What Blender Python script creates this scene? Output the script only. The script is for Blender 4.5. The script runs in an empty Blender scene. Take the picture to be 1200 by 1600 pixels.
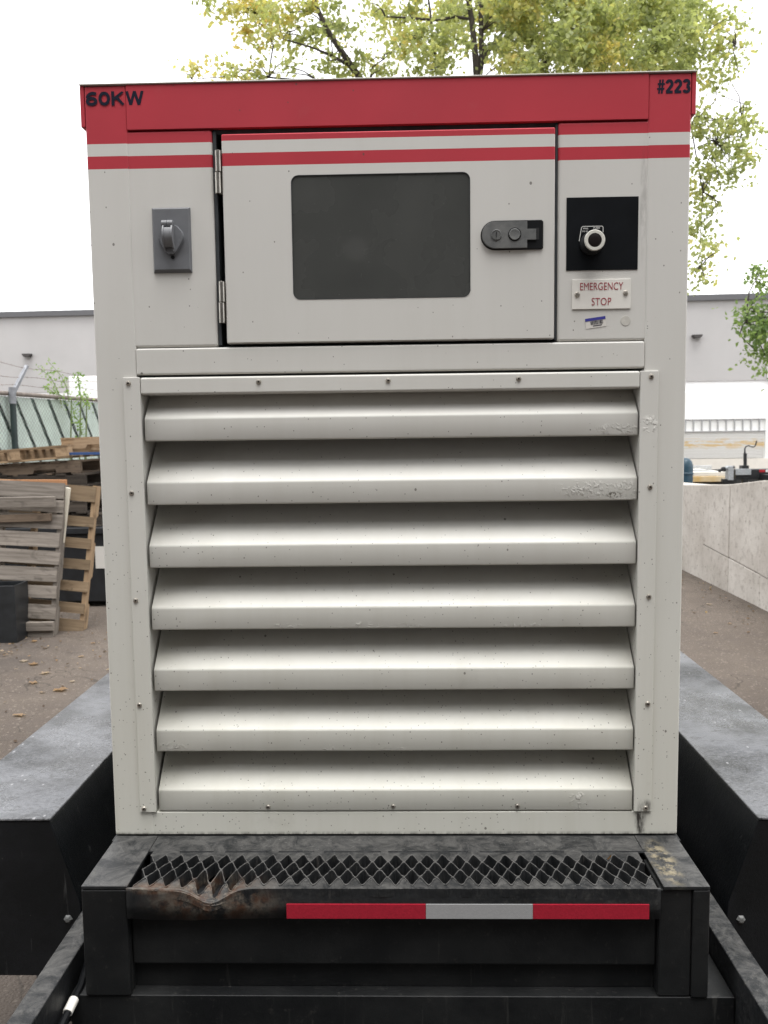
import bpy, bmesh, math, random
from mathutils import Vector, Matrix, noise
S = bpy.context.scene
COL = S.collection
rnd = random.Random(7)
PI = math.pi

# ---------------------------------------------------------------- camera
CP = Vector((0.0264, -1.54363, 1.60336))
CR = Vector((0.999651, 0.023407, -0.012261))
CU = Vector((0.010077, 0.091249, 0.995777))
CF = Vector((-0.024427, 0.995553, -0.090981))
cd = bpy.data.cameras.new('camera'); cam = bpy.data.objects.new('camera', cd); COL.objects.link(cam)
cam.matrix_world = Matrix(((CR.x, CU.x, -CF.x, CP.x), (CR.y, CU.y, -CF.y, CP.y), (CR.z, CU.z, -CF.z, CP.z), (0, 0, 0, 1)))
cd.sensor_fit = 'VERTICAL'; cd.sensor_height = 36; cd.lens = 36 * 1330 / 1600
cd.clip_start = 0.02; cd.clip_end = 800
cd.dof.use_dof = True; cd.dof.focus_distance = 1.5; cd.dof.aperture_fstop = 12
S.camera = cam

# ---------------------------------------------------------------- world, sun, exposure
w = bpy.data.worlds.new('World'); S.world = w; w.use_nodes = True
nt = w.node_tree; nt.nodes.clear()
out = nt.nodes.new('ShaderNodeOutputWorld'); bg = nt.nodes.new('ShaderNodeBackground')
sky = nt.nodes.new('ShaderNodeTexSky'); sky.sky_type = 'NISHITA'; sky.sun_disc = False
SUN_EL, SUN_AZ = math.radians(76), math.radians(168)   # azimuth clockwise from +y
sky.sun_elevation = SUN_EL; sky.sun_rotation = SUN_AZ; sky.dust_density = 4.0; sky.air_density = 1.0
hs = nt.nodes.new('ShaderNodeHueSaturation'); hs.inputs['Saturation'].default_value = 0.25
mx = nt.nodes.new('ShaderNodeMixRGB'); mx.inputs[0].default_value = 0.85
mx.inputs[2].default_value = (7.5, 7.5, 7.6, 1)          # the even white cloud deck
nt.links.new(sky.outputs[0], hs.inputs['Color']); nt.links.new(hs.outputs[0], mx.inputs[1])
nt.links.new(mx.outputs[0], bg.inputs[0]); bg.inputs[1].default_value = 0.10
nt.links.new(bg.outputs[0], out.inputs[0])
sl = bpy.data.lights.new('sun', 'SUN'); sl.energy = 1.1; sl.angle = math.radians(34); sl.color = (1, .985, .965)
sun = bpy.data.objects.new('sun', sl); COL.objects.link(sun)
sd = Vector((math.sin(SUN_AZ) * math.cos(SUN_EL), math.cos(SUN_AZ) * math.cos(SUN_EL), math.sin(SUN_EL)))
sun.rotation_euler = sd.to_track_quat('Z', 'Y').to_euler()
S.view_settings.view_transform = 'Standard'; S.view_settings.look = 'None'
S.view_settings.exposure = 1.66; S.view_settings.gamma = 1; S.view_settings.use_curve_mapping = False
S.render.engine = 'CYCLES'

# ---------------------------------------------------------------- helpers
def at(px, py, Y):
    "a photo position carried out to the plane y = Y"
    v = CF * 1330 + CR * (px - 600) - CU * (py - 800)
    return CP + v * ((Y - CP.y) / v.y)

def link(o, parent=None):
    COL.objects.link(o)
    if parent is not None: o.parent = parent
    return o

def tag(o, label=None, cat=None, group=None, kind=None):
    if label: o['label'] = label
    if cat: o['category'] = cat
    if group: o['group'] = group
    if kind: o['kind'] = kind
    return o

def thing(name, label, cat, group=None, loc=(0, 0, 0)):
    o = bpy.data.objects.new(name, None); o.location = loc; COL.objects.link(o)
    return tag(o, label, cat, group)

def copy_tree(o, parent=None):
    c = o.copy(); COL.objects.link(c); c.parent = parent
    for ch in o.children: copy_tree(ch, c)
    return c

class MB:
    def __init__(s): s.v = []; s.f = []; s.m = []; s.mi = 0
    def add(s, vs, fs, mi=0):
        b = len(s.v); s.v += [tuple(v) for v in vs]
        for f in fs: s.f.append([b + i for i in f]); s.m.append(mi)
        return s
    def box(s, x0, x1, y0, y1, z0, z1, mi=0, M=None):
        vs = [(x, y, z) for z in (z0, z1) for y in (y0, y1) for x in (x0, x1)]
        if M is not None: vs = [M @ Vector(v) for v in vs]
        return s.add(vs, [(0, 2, 3, 1), (4, 5, 7, 6), (0, 1, 5, 4), (2, 6, 7, 3), (0, 4, 6, 2), (1, 3, 7, 5)], mi)
    def prism(s, pts, a, b, axis='y', mi=0):
        "closed polygon pts (two coordinates) extruded from a to b along axis"
        def P(p, t): return {'y': (p[0], t, p[1]), 'x': (t, p[0], p[1]), 'z': (p[0], p[1], t)}[axis]
        n = len(pts); vs = [P(p, a) for p in pts] + [P(p, b) for p in pts]
        fs = [tuple(range(n)), tuple(range(2 * n - 1, n - 1, -1))] + [(i, i + n, (i + 1) % n + n, (i + 1) % n) for i in range(n)]
        return s.add(vs, fs, mi)
    def frustum(s, pts0, y0, pts1, y1, mi=0):
        n = len(pts0); vs = [(p[0], y0, p[1]) for p in pts0] + [(p[0], y1, p[1]) for p in pts1]
        fs = [tuple(range(n)), tuple(range(2 * n - 1, n - 1, -1))] + [(i, i + n, (i + 1) % n + n, (i + 1) % n) for i in range(n)]
        return s.add(vs, fs, mi)
    def tube(s, pts, rad, n=8, mi=0, cap=True):
        pts = [Vector(p) for p in pts]
        rs = rad if isinstance(rad, (list, tuple)) else [rad] * len(pts)
        rings = []
        up = Vector((0, 0, 1)); d0 = (pts[1] - pts[0]).normalized()
        a = d0.cross(up) if abs(d0.z) < .95 else d0.cross(Vector((1, 0, 0)))
        a.normalize()
        for i, p in enumerate(pts):
            d = (pts[min(i + 1, len(pts) - 1)] - pts[max(i - 1, 0)]).normalized()
            a = (a - d * a.dot(d)).normalized(); b = d.cross(a)
            rings.append([p + (a * math.cos(2 * PI * k / n) + b * math.sin(2 * PI * k / n)) * rs[i] for k in range(n)])
        vs = [v for r in rings for v in r]; fs = []
        for i in range(len(pts) - 1):
            for k in range(n): fs.append((i * n + k, i * n + (k + 1) % n, (i + 1) * n + (k + 1) % n, (i + 1) * n + k))
        if cap: fs.append(tuple(range(n - 1, -1, -1))); fs.append(tuple(range((len(pts) - 1) * n, len(pts) * n)))
        return s.add(vs, fs, mi)
    def lathe(s, prof, c, axis='y', n=24, mi=0):
        "prof = (radius, distance along the axis); closed at both ends"
        vs = []
        for r, t in prof:
            for k in range(n):
                ca, sa = math.cos(2 * PI * k / n) * r, math.sin(2 * PI * k / n) * r
                vs.append({'y': (c[0] + ca, c[1] + t, c[2] + sa), 'z': (c[0] + ca, c[1] + sa, c[2] + t), 'x': (c[0] + t, c[1] + ca, c[2] + sa)}[axis])
        fs = [(i * n + k, i * n + (k + 1) % n, (i + 1) * n + (k + 1) % n, (i + 1) * n + k) for i in range(len(prof) - 1) for k in range(n)]
        fs.append(tuple(range(n - 1, -1, -1))); fs.append(tuple(range((len(prof) - 1) * n, len(prof) * n)))
        return s.add(vs, fs, mi)
    def build(s, name, mats, parent=None, smooth=False, bevel=0, seg=2, fix=True):
        me = bpy.data.meshes.new(name); me.from_pydata(s.v, [], s.f); me.update()
        if fix:
            bm = bmesh.new(); bm.from_mesh(me); bmesh.ops.recalc_face_normals(bm, faces=bm.faces); bm.to_mesh(me); bm.free()
        if not isinstance(mats, (list, tuple)): mats = [mats]
        for m in mats: me.materials.append(m)
        if len(mats) > 1: me.polygons.foreach_set('material_index', s.m)
        if smooth or bevel:
            me.polygons.foreach_set('use_smooth', [True] * len(me.polygons)); me.set_sharp_from_angle(angle=math.radians(38 if smooth else 30))
        o = bpy.data.objects.new(name, me); link(o, parent)
        if bevel:
            b = o.modifiers.new('bevel', 'BEVEL'); b.width = bevel; b.segments = seg; b.limit_method = 'ANGLE'; b.angle_limit = math.radians(35)
            b.harden_normals = True
        return o

# ---------------------------------------------------------------- materials
class NG:
    def __init__(s, name):
        s.mat = bpy.data.materials.new(name); s.mat.use_nodes = True; s.t = s.mat.node_tree; s.t.nodes.clear()
        s.out = s.n('ShaderNodeOutputMaterial'); s.b = s.n('ShaderNodeBsdfPrincipled'); s.l(s.b.outputs[0], s.out.inputs[0])
        s._pos = None
    def n(s, t, **k):
        nd = s.t.nodes.new(t)
        for a, v in k.items(): setattr(nd, a, v)
        return nd
    def l(s, a, b): s.t.links.new(a, b)
    def pos(s, scale=(1, 1, 1), off=(0, 0, 0)):
        if s._pos is None: s._pos = s.n('ShaderNodeNewGeometry').outputs['Position']
        m = s.n('ShaderNodeMapping'); m.inputs['Scale'].default_value = scale; m.inputs['Location'].default_value = off
        s.l(s._pos, m.inputs[0]); return m.outputs[0]
    def noise(s, scale, detail=4, rough=.55, vec=None, dist=0):
        nd = s.n('ShaderNodeTexNoise'); nd.inputs['Scale'].default_value = scale; nd.inputs['Detail'].default_value = detail
        nd.inputs['Roughness'].default_value = rough; nd.inputs['Distortion'].default_value = dist
        s.l(vec if vec is not None else s.pos(), nd.inputs['Vector']); return nd.outputs['Fac']
    def ramp(s, f, a, b, smooth=False):
        m = s.n('ShaderNodeMapRange'); m.inputs[1].default_value = a; m.inputs[2].default_value = b; m.clamp = True
        if smooth: m.interpolation_type = 'SMOOTHSTEP'
        s.l(f, m.inputs[0]); return m.outputs[0]
    def math(s, op, a, b=None, c=None):
        m = s.n('ShaderNodeMath', operation=op)
        for i, v in enumerate((a, b, c)):
            if v is None: continue
            if isinstance(v, (int, float)): m.inputs[i].default_value = v
            else: s.l(v, m.inputs[i])
        return m.outputs[0]
    def mix(s, f, a, b, mode='MIX'):
        m = s.n('ShaderNodeMixRGB', blend_type=mode)
        for i, v in enumerate((f, a, b)):
            if isinstance(v, (int, float)): m.inputs[i].default_value = v
            elif isinstance(v, tuple): m.inputs[i].default_value = (*v[:3], 1)
            else: s.l(v, m.inputs[i])
        return m.outputs[0]
    def sep(s):
        nd = s.n('ShaderNodeSeparateXYZ'); s.pos(); s.l(s._pos, nd.inputs[0]); return nd.outputs
    def bump(s, h, strength=.3, dist=.002):
        b = s.n('ShaderNodeBump'); b.inputs['Strength'].default_value = strength; b.inputs['Distance'].default_value = dist
        s.l(h, b.inputs['Height']); s.l(b.outputs[0], s.b.inputs['Normal'])
    def base(s, c):
        i = s.b.inputs['Base Color']
        if isinstance(c, tuple): i.default_value = (*c[:3], 1)
        else: s.l(c, i)
    def rough(s, r, metal=0, spec=.5):
        i = s.b.inputs['Roughness']
        if isinstance(r, (int, float)): i.default_value = r
        else: s.l(r, i)
        s.b.inputs['Metallic'].default_value = metal; s.b.inputs['Specular IOR Level'].default_value = spec
    def blob(s, cx, cz, rx, rz, cy=0.0, ry=.2):
        "a soft ellipsoidal patch with its own place, 1 in the middle"
        p = s.pos((1 / rx, 1 / ry, 1 / rz), (-cx / rx, -cy / ry, -cz / rz))
        v = s.n('ShaderNodeVectorMath', operation='LENGTH'); s.l(p, v.inputs[0])
        return s.ramp(v.outputs['Value'], 1.0, .35, True)

def simple(name, c, rough=.5, metal=0, var=.0, scale=8, c2=None, bump=0, bscale=60, spec=.5, rand=0):
    g = NG(name); c = tuple(c)
    if var or c2:
        f = g.ramp(g.noise(scale), .35, .65)
        col = g.mix(f, tuple(v * (1 - var) for v in c), c2 if c2 else tuple(v * (1 + var) for v in c))
    else: col = c
    if rand:
        oi = g.n('ShaderNodeObjectInfo'); k = g.ramp(oi.outputs['Random'], 0, 1)
        kk = g.math('MULTIPLY_ADD', k, 2 * rand, 1 - rand); cc = g.n('ShaderNodeCombineColor')
        for i in range(3): g.l(kk, cc.inputs[i])
        col = g.mix(1.0, col, cc.outputs[0], 'MULTIPLY')
    g.base(col); g.rough(rough, metal, spec)
    if bump: g.bump(g.noise(bscale, 5), bump)
    return g.mat

def cabinet_paint():
    g = NG('cabinet_paint'); x, y, z = g.sep()
    white, red = (.590, .580, .550), (.43, .034, .050)
    big = g.noise(2.2, 3)
    wcol = g.mix(g.ramp(big, .35, .7), tuple(v * .965 for v in white), white)
    # road film gathered on the lower half, in thin vertical runs
    st = g.noise(1.0, 4, .6, g.pos((26, 26, 1.6)))
    low = g.ramp(z, 1.9, .85)
    film = g.math('MULTIPLY', g.math('MULTIPLY', g.ramp(st, .42, .70), g.math('MULTIPLY_ADD', low, .8, .2)), .34)
    wcol = g.mix(film, wcol, (.43, .41, .36))
    wcol = g.mix(g.math('MULTIPLY', low, .42), wcol, (.545, .545, .450))
    rcol = g.mix(g.ramp(g.noise(6, 3), .3, .7), tuple(v * .93 for v in red), tuple(v * 1.05 for v in red))
    m1 = g.math('GREATER_THAN', z, 2.1195)
    m2 = g.math('MULTIPLY', g.math('GREATER_THAN', z, 2.0765), g.math('LESS_THAN', z, 2.0985))
    col = g.mix(g.math('MAXIMUM', m1, m2), wcol, rcol)
    # dark flecks, denser low down
    def flecks(scale, r, gate):
        v = g.n('ShaderNodeTexVoronoi'); v.inputs['Scale'].default_value = scale; g.l(g.pos((1, 1, .8)), v.inputs['Vector'])
        sp = g.n('ShaderNodeSeparateColor'); g.l(v.outputs['Color'], sp.inputs[0])
        a = g.math('LESS_THAN', v.outputs['Distance'], r)
        return g.math('MULTIPLY', a, g.math('LESS_THAN', sp.outputs[0], gate))
    dens = g.math('MULTIPLY_ADD', low, .75, .12)
    f1 = flecks(70, .085, dens); f2 = flecks(150, .14, g.math('MULTIPLY', low, .35)); f3 = flecks(24, .055, .30)
    fl = g.math('MAXIMUM', g.math('MAXIMUM', f1, f2), f3)
    col = g.mix(g.math('MULTIPLY', fl, .72), col, (.07, .06, .05))
    sm_ = g.math('MULTIPLY', g.ramp(g.noise(11, 6, .75), .58, .72), g.math('MULTIPLY_ADD', low, .13, .05)); col = g.mix(sm_, col, (.30, .28, .23))
    # grime that sits in the bottom seam and under the corner screw
    gr = g.noise(1, 4, .7, g.pos((90, 90, 20)))
    a = g.math('MAXIMUM', g.blob(.461, .880, .013, .05), g.math('MULTIPLY', g.blob(.468, .905, .02, .02), .8))
    b = g.math('MULTIPLY', g.ramp(z, .858, .850), .9)
    c = g.math('MULTIPLY', g.blob(.45, 2.0, .008, .12), .35)
    m = g.math('MULTIPLY', g.math('MAXIMUM', g.math('MAXIMUM', a, b), c), g.ramp(gr, .38, .60))
    col = g.mix(m, col, (.05, .045, .04))
    # paint lifting over corrosion at slat edges
    bl = None
    for cx, cz, rx, rz in ((.36, 1.500, .07, .020), (.425, 1.492, .03, .03), (.41, 1.607, .05, .013), (-.06, 1.250, .06, .011), (.03, 1.249, .04, .010),
                           (-.415, 1.020, .035, .014), (-.12, 1.017, .016, .012), (0.0, 1.016, .03, .010), (.25, 1.250, .06, .008), (.345, .918, .02, .02), (.466, 1.615, .02, .02),
                           (-.2, 1.25, .05, .008)):
        q = g.blob(cx, cz, rx, rz, 0, .02); bl = q if bl is None else g.math('MAXIMUM', bl, q)
    n = g.ramp(g.noise(105, 4, .6, dist=.8), .50, .62, True)
    hgt = g.math('MULTIPLY', n, bl)
    col = g.mix(g.math('MULTIPLY', hgt, .35), col, (.74, .72, .67))
    deep = g.math('MULTIPLY', g.blob(.405, 1.489, .02, .008, 0, .02), g.ramp(g.noise(220, 3), .48, .56))
    col = g.mix(deep, col, (.12, .11, .08))
    g.base(col); g.rough(g.math('MULTIPLY_ADD', big, .25, .36), 0, .35)
    orange = g.math('MULTIPLY', g.noise(380, 2), .05)
    g.bump(g.math('ADD', g.math('ADD', hgt, orange), g.math('MULTIPLY', g.noise(3.5, 1), .55)), .75, .0018)
    return g.mat

def black_metal(worn=False):
    g = NG('worn_tread_steel' if worn else 'black_trailer_paint'); x, y, z = g.sep()
    n1 = g.noise(9, 6, .65); n2 = g.noise(70, 5, .7); n3 = g.noise(2.6, 4)
    col = g.mix(g.ramp(n1, .35, .7), (.008, .009, .010), (.020, .021, .022))
    dust = g.math('MULTIPLY', g.ramp(n2, .5, .72), g.ramp(n3, .4, .65))
    nz = g.n('ShaderNodeSeparateXYZ'); gn = g.n('ShaderNodeNewGeometry'); g.l(gn.outputs['True Normal'], nz.inputs[0])
    settled = g.math('MULTIPLY', g.ramp(nz.outputs[2], .5, .9), g.ramp(g.noise(21, 7, .8, None, .8), .42, .60))     # road dust lying on level steel
    col = g.mix(g.math('MULTIPLY', settled, .60), col, (.105, .102, .097))
    col = g.mix(g.math('MULTIPLY', dust, .35), col, (.11, .105, .095))
    sc = g.noise(1, 5, .6, g.pos((70, 70, 5)))
    col = g.mix(g.math('MULTIPLY', g.ramp(sc, .66, .72), .35), col, (.13, .12, .11))
    # rust and bare metal round the dent in the step edge
    r = g.math('MULTIPLY', g.math('MAXIMUM', g.blob(-.30, .82, .15, .05, -.17, .06), g.math('MULTIPLY', g.blob(-.40, .845, .07, .012, -.185, .03), .8)), g.ramp(g.noise(30, 7, .75), .42, .55))
    rc = g.mix(g.ramp(g.noise(55, 4), .4, .6), (.105, .050, .026), (.17, .145, .115))
    col = g.mix(g.math('MULTIPLY', r, .7), col, rc)
    t = g.math('MULTIPLY', g.blob(.475, .85, .028, .03, -.10, .10), g.ramp(g.noise(48, 6, .7), .47, .58))
    col = g.mix(g.math('MULTIPLY', t, .75), col, (.27, .23, .15))
    n5 = g.noise(240, 4, .7)
    spk = g.math('MULTIPLY', g.ramp(n5, .62, .68), g.math('MULTIPLY', g.ramp(n3, .35, .6), g.ramp(nz.outputs[2], .5, .9)))
    col = g.mix(g.math('MULTIPLY', spk, .55), col, (.22, .215, .205))
    if worn:       # paint rubbed off the upper edges of the tread
        e = g.math('MULTIPLY', g.ramp(z, .8492, .8500), g.ramp(g.noise(150, 4, .7), .36, .52))
        col = g.mix(g.math('MULTIPLY', e, .7), col, (.10, .097, .093))
    g.base(col); g.rough(g.math('MULTIPLY_ADD', n1, .35, .34), 0, .3)
    lump = g.math('MULTIPLY', g.noise(26, 5, .6, None, 1.2), 2.2)
    g.bump(g.math('ADD', g.math('ADD', g.math('MULTIPLY', n2, .6), g.math('MULTIPLY', n1, .8)), lump), .6, .0014)
    return g.mat

def fender_top():
    g = NG('weathered_fender_paint'); n1 = g.noise(5.5, 6, .65); n2 = g.noise(130, 6, .8); n3 = g.noise(1, 6, .7, g.pos((30, 75, 30)), 1.4)
    x, y, z = g.sep(); n4 = g.noise(2.3, 4, .6)
    col = g.mix(g.ramp(n1, .40, .58), (.014, .015, .016), (.095, .099, .109))
    pit = g.math('MULTIPLY', g.ramp(n2, .50, .60), g.ramp(n1, .30, .6))
    col = g.mix(g.math('MULTIPLY', pit, .55), col, (.22, .225, .24))
    col = g.mix(g.math('MULTIPLY', g.ramp(n3, .56, .63), .8), col, (.020, .021, .021))
    v = g.n('ShaderNodeTexVoronoi'); v.inputs['Scale'].default_value = 60; g.l(g.pos((1, .5, 1)), v.inputs['Vector'])
    sp = g.n('ShaderNodeSeparateColor'); g.l(v.outputs['Color'], sp.inputs[0])
    fl = g.math('MULTIPLY', g.math('LESS_THAN', v.outputs['Distance'], .16), g.math('LESS_THAN', sp.outputs[0], .14))
    col = g.mix(g.math('MULTIPLY', fl, .8), col, (.30, .30, .31))
    edge = g.math('MULTIPLY', g.math('MULTIPLY', g.ramp(z, .8705, .8690), g.ramp(n2, .46, .56)), .7)
    col = g.mix(edge, col, (.17, .17, .175))
    side = g.math('LESS_THAN', z, .8655)
    blk = g.mix(g.ramp(n1, .4, .7), (.006, .007, .008), (.012, .013, .015))
    sc = g.math('MULTIPLY', g.ramp(g.noise(24, 6, .7), .67, .71), .55)
    blk = g.mix(sc, blk, (.15, .14, .13))
    st = g.math('MULTIPLY', g.ramp(g.noise(1, 4, .6, g.pos((80, 80, 6))), .66, .70), .4); blk = g.mix(st, blk, (.09, .09, .09))
    g.base(g.mix(side, col, blk))
    r_top = g.math('MULTIPLY_ADD', g.ramp(n4, .38, .62), .30, .22); r_top = g.math('ADD', r_top, g.math('MULTIPLY', pit, .2))
    rr = g.n('ShaderNodeMix'); rr.data_type = 'FLOAT'; g.l(side, rr.inputs[0]); g.l(r_top, rr.inputs[2]); rr.inputs[3].default_value = .32
    g.rough(rr.outputs[0], 0, .5)
    ss = g.n('ShaderNodeMix'); ss.data_type = 'FLOAT'; g.l(side, ss.inputs[0]); ss.inputs[2].default_value = .5; ss.inputs[3].default_value = .22; g.l(ss.outputs[0], g.b.inputs['Specular IOR Level'])
    g.bump(g.math('ADD', g.math('MULTIPLY', n2, 1.0), g.math('ADD', g.math('MULTIPLY', n3, .8), g.math('MULTIPLY', n4, 3.5))), .6, .0016)
    return g.mat

def black_plain():
    g = NG('underside_black_paint'); n1 = g.noise(7, 5, .65); n2 = g.noise(60, 5, .75)
    col = g.mix(g.ramp(n1, .4, .65), (.0065, .0070, .0075), (.014, .0145, .0145))
    col = g.mix(g.math('MULTIPLY', g.ramp(n2, .60, .70), .4), col, (.045, .042, .038))
    st = g.math('MULTIPLY', g.ramp(g.noise(1, 5, .65, g.pos((55, 55, 4))), .62, .70), .30); col = g.mix(st, col, (.07, .068, .062))
    g.base(col); g.rough(g.math('MULTIPLY_ADD', n1, .3, .38), 0, .28); g.bump(g.math('ADD', n2, g.math('MULTIPLY', g.noise(3, 2), 1.5)), .5, .0014)
    return g.mat

def ground_mat():
    g = NG('worn_pavement'); n1 = g.noise(.55, 5, .6); n2 = g.noise(5, 6, .7); n3 = g.noise(60, 6, .8)
    col = g.mix(g.ramp(n1, .38, .62), (.076, .060, .048), (.124, .101, .082))
    col = g.mix(g.math('MULTIPLY', g.ramp(n2, .45, .7), .5), col, (.070, .058, .052))
    v = g.n('ShaderNodeTexVoronoi'); v.inputs['Scale'].default_value = 85; g.l(g.pos(), v.inputs['Vector'])
    col = g.mix(.28, col, g.mix(g.ramp(v.outputs['Distance'], .15, .6), (.155, .13, .11), (.07, .057, .049)), 'MIX')
    sepc = g.n('ShaderNodeSeparateColor'); g.l(v.outputs['Color'], sepc.inputs[0])
    col = g.mix(g.math('MULTIPLY', g.math('LESS_THAN', sepc.outputs[0], .05), .35), col, (.28, .24, .20))
    trl_shade = g.math('MULTIPLY', g.blob(0, 0, 2.1, 5, .1, 1.9), g.ramp(g.noise(4, 5, .7), .22, .38))      # shade below the trailer, put into the ground colour
    col = g.mix(g.math('MULTIPLY', trl_shade, .95), col, (.022, .017, .014))
    crk = g.n('ShaderNodeTexVoronoi'); crk.feature = 'DISTANCE_TO_EDGE'; crk.inputs['Scale'].default_value = .9
    wv = g.n('ShaderNodeVectorMath', operation='ADD'); g.l(g._pos, wv.inputs[0]); nn_ = g.n('ShaderNodeTexNoise'); nn_.inputs['Scale'].default_value = 3; g.l(g._pos, nn_.inputs['Vector']); g.l(nn_.outputs['Color'], wv.inputs[1]); g.l(wv.outputs[0], crk.inputs['Vector'])
    col = g.mix(g.math('MULTIPLY', g.ramp(crk.outputs['Distance'], .010, .003), .6), col, (.03, .025, .02))
    dk = g.math('MULTIPLY', g.blob(-3.3, 0, 1.1, 5, 4.6, .9), g.ramp(g.noise(2.2, 5, .7), .40, .55)); col = g.mix(g.math('MULTIPLY', dk, .6), col, (.05, .042, .038))  # darker mottled patch in front of the pallets
    g.base(col); g.rough(.85, 0, .3); g.bump(g.math('ADD', n3, g.ramp(v.outputs['Distance'], .1, .6)), .7, .006)
    return g.mat

def concrete():
    g = NG('weathered_concrete'); n1 = g.noise(1.6, 6, .65); n2 = g.noise(16, 6, .7); oi = g.n('ShaderNodeObjectInfo')
    col = g.mix(g.ramp(n1, .32, .68), (.43, .395, .355), (.62, .585, .54))
    col = g.mix(g.math('MULTIPLY', g.ramp(n2, .52, .66), .60), col, (.27, .235, .205))
    st = g.noise(1, 5, .65, g.pos((9, 9, 1.2)))
    col = g.mix(g.math('MULTIPLY', g.ramp(st, .56, .8), .4), col, (.33, .28, .24))
    v = g.n('ShaderNodeTexVoronoi'); v.inputs['Scale'].default_value = 11; g.l(g.pos(), v.inputs['Vector'])
    col = g.mix(g.math('MULTIPLY', g.math('LESS_THAN', v.outputs['Distance'], .10), .7), col, (.14, .12, .10))
    col = g.mix(g.math('MULTIPLY', g.ramp(oi.outputs['Random'], 0, 1), .18), col, (.36, .32, .28))
    g.base(col); g.rough(.9, 0, .25); g.bump(g.math('ADD', n2, g.noise(90, 4)), .6, .006)
    return g.mat

def wood(name, c1, c2, rand=.15):
    g = NG(name); tc = g.n('ShaderNodeTexCoord'); oi = g.n('ShaderNodeObjectInfo')
    ad = g.n('ShaderNodeVectorMath', operation='ADD'); g.l(tc.outputs['Object'], ad.inputs[0])
    cx = g.n('ShaderNodeCombineXYZ'); g.l(g.math('MULTIPLY', oi.outputs['Random'], 40), cx.inputs[0]); g.l(g.math('MULTIPLY', oi.outputs['Random'], 17), cx.inputs[2]); g.l(cx.outputs[0], ad.inputs[1])
    mp = g.n('ShaderNodeMapping'); mp.inputs['Scale'].default_value = (2.2, 38, 38); g.l(ad.outputs[0], mp.inputs[0])
    n1 = g.noise(1, 6, .65, mp.outputs[0], .6)
    mp2 = g.n('ShaderNodeMapping'); mp2.inputs['Scale'].default_value = (5, 9, 9); g.l(ad.outputs[0], mp2.inputs[0])
    n2 = g.noise(1, 5, .6, mp2.outputs[0], 1.5)
    col = g.mix(g.ramp(n1, .3, .7), c1, c2)
    col = g.mix(g.math('MULTIPLY', g.ramp(n2, .56, .70), .55), col, tuple(v * .35 for v in c1))
    k = g.math('MULTIPLY_ADD', oi.outputs['Random'], 2 * rand, 1 - rand); cc = g.n('ShaderNodeCombineColor')
    for i in range(3): g.l(k, cc.inputs[i])
    g.base(g.mix(1.0, col, cc.outputs[0], 'MULTIPLY')); g.rough(.85, 0, .25); g.bump(n1, .5, .003)
    return g.mat

def leaf_mat(name, cols):
    g = NG(name); a = g.n('ShaderNodeAttribute', attribute_name='tint'); r = g.n('ShaderNodeValToRGB')
    r.color_ramp.elements[0].position = 0; r.color_ramp.elements[0].color = (*cols[0], 1)
    r.color_ramp.elements[1].position = 1; r.color_ramp.elements[1].color = (*cols[-1], 1)
    for i, c in enumerate(cols[1:-1]):
        e = r.color_ramp.elements.new((i + 1) / (len(cols) - 1)); e.color = (*c, 1)
    g.l(a.outputs['Fac'], r.inputs[0]); g.base(r.outputs[0]); g.rough(.55, 0, .4)
    tr = g.n('ShaderNodeBsdfTranslucent'); g.l(g.mix(1, r.outputs[0], (1.0, 1.0, .62), 'MULTIPLY'), tr.inputs[0])
    ms = g.n('ShaderNodeMixShader'); ms.inputs[0].default_value = .62
    g.l(g.b.outputs[0], ms.inputs[1]); g.l(tr.outputs[0], ms.inputs[2]); g.l(ms.outputs[0], g.out.inputs[0])
    return g.mat

M = {}
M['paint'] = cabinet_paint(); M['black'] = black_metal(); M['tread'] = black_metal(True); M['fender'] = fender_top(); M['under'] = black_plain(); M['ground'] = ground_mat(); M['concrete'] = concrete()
M['void'] = simple('dark_cavity_lining', (.012, .012, .013), .8)
M['seal'] = simple('rubber_seal', (.022, .026, .030), .6, var=.3, scale=40)
M['steel'] = simple('hinge_steel', (.46, .44, .40), .30, 1, var=.15, scale=60)
M['screw'] = simple('screw_zinc', (.46, .43, .38), .42, 1, var=.35, scale=200)
M['socket'] = simple('screw_socket_dirt', (.05, .04, .035), .7)
M['greyplastic'] = simple('grey_plastic', (.135, .14, .15), .45, var=.08, scale=30)
M['greylid'] = simple('grey_flip_lid_plastic', (.19, .195, .205), .40, var=.08, scale=40)
M['latch'] = simple('latch_plastic', (.085, .088, .088), .5, c2=(.14, .142, .138), scale=45, bump=.15, bscale=300)
M['blackplastic'] = simple('black_plastic', (.006, .0065, .0075), .45, spec=.2)
M['estop'] = simple('emergency_panel_black', (.0055, .0065, .008), .5, var=.2, scale=20, spec=.1)
M['ringwhite'] = simple('button_ring_white', (.58, .57, .52), .45)
M['brown'] = simple('button_dark_cap', (.010, .007, .007), .4, spec=.2)
M['platewhite'] = simple('sign_plate_white', (.70, .68, .63), .35, var=.03, scale=20)
M['textred'] = simple('engraved_red', (.30, .035, .05), .6)
M['textblack'] = simple('vinyl_black', (.010, .012, .026), .5, spec=.15)
M['legend'] = simple('legend_white_print', (.62, .62, .60), .5)
M['blue'] = simple('sticker_blue', (.04, .04, .26), .5)
M['stickerwhite'] = simple('sticker_paper', (.62, .60, .56), .5)
M['spot'] = simple('glue_spot', (.50, .485, .44), .55, var=.08, scale=90)
M['tapered'] = simple('reflective_tape_red', (.33, .012, .028), .35, var=.10, scale=300, bump=.2, bscale=400)
M['roof'] = simple('roof_edge_paint', (.56, .54, .50), .5, var=.1, scale=12)
M['void2'] = simple('radiator_core', (.02, .02, .022), .6, 0, var=.4, scale=90)
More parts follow.
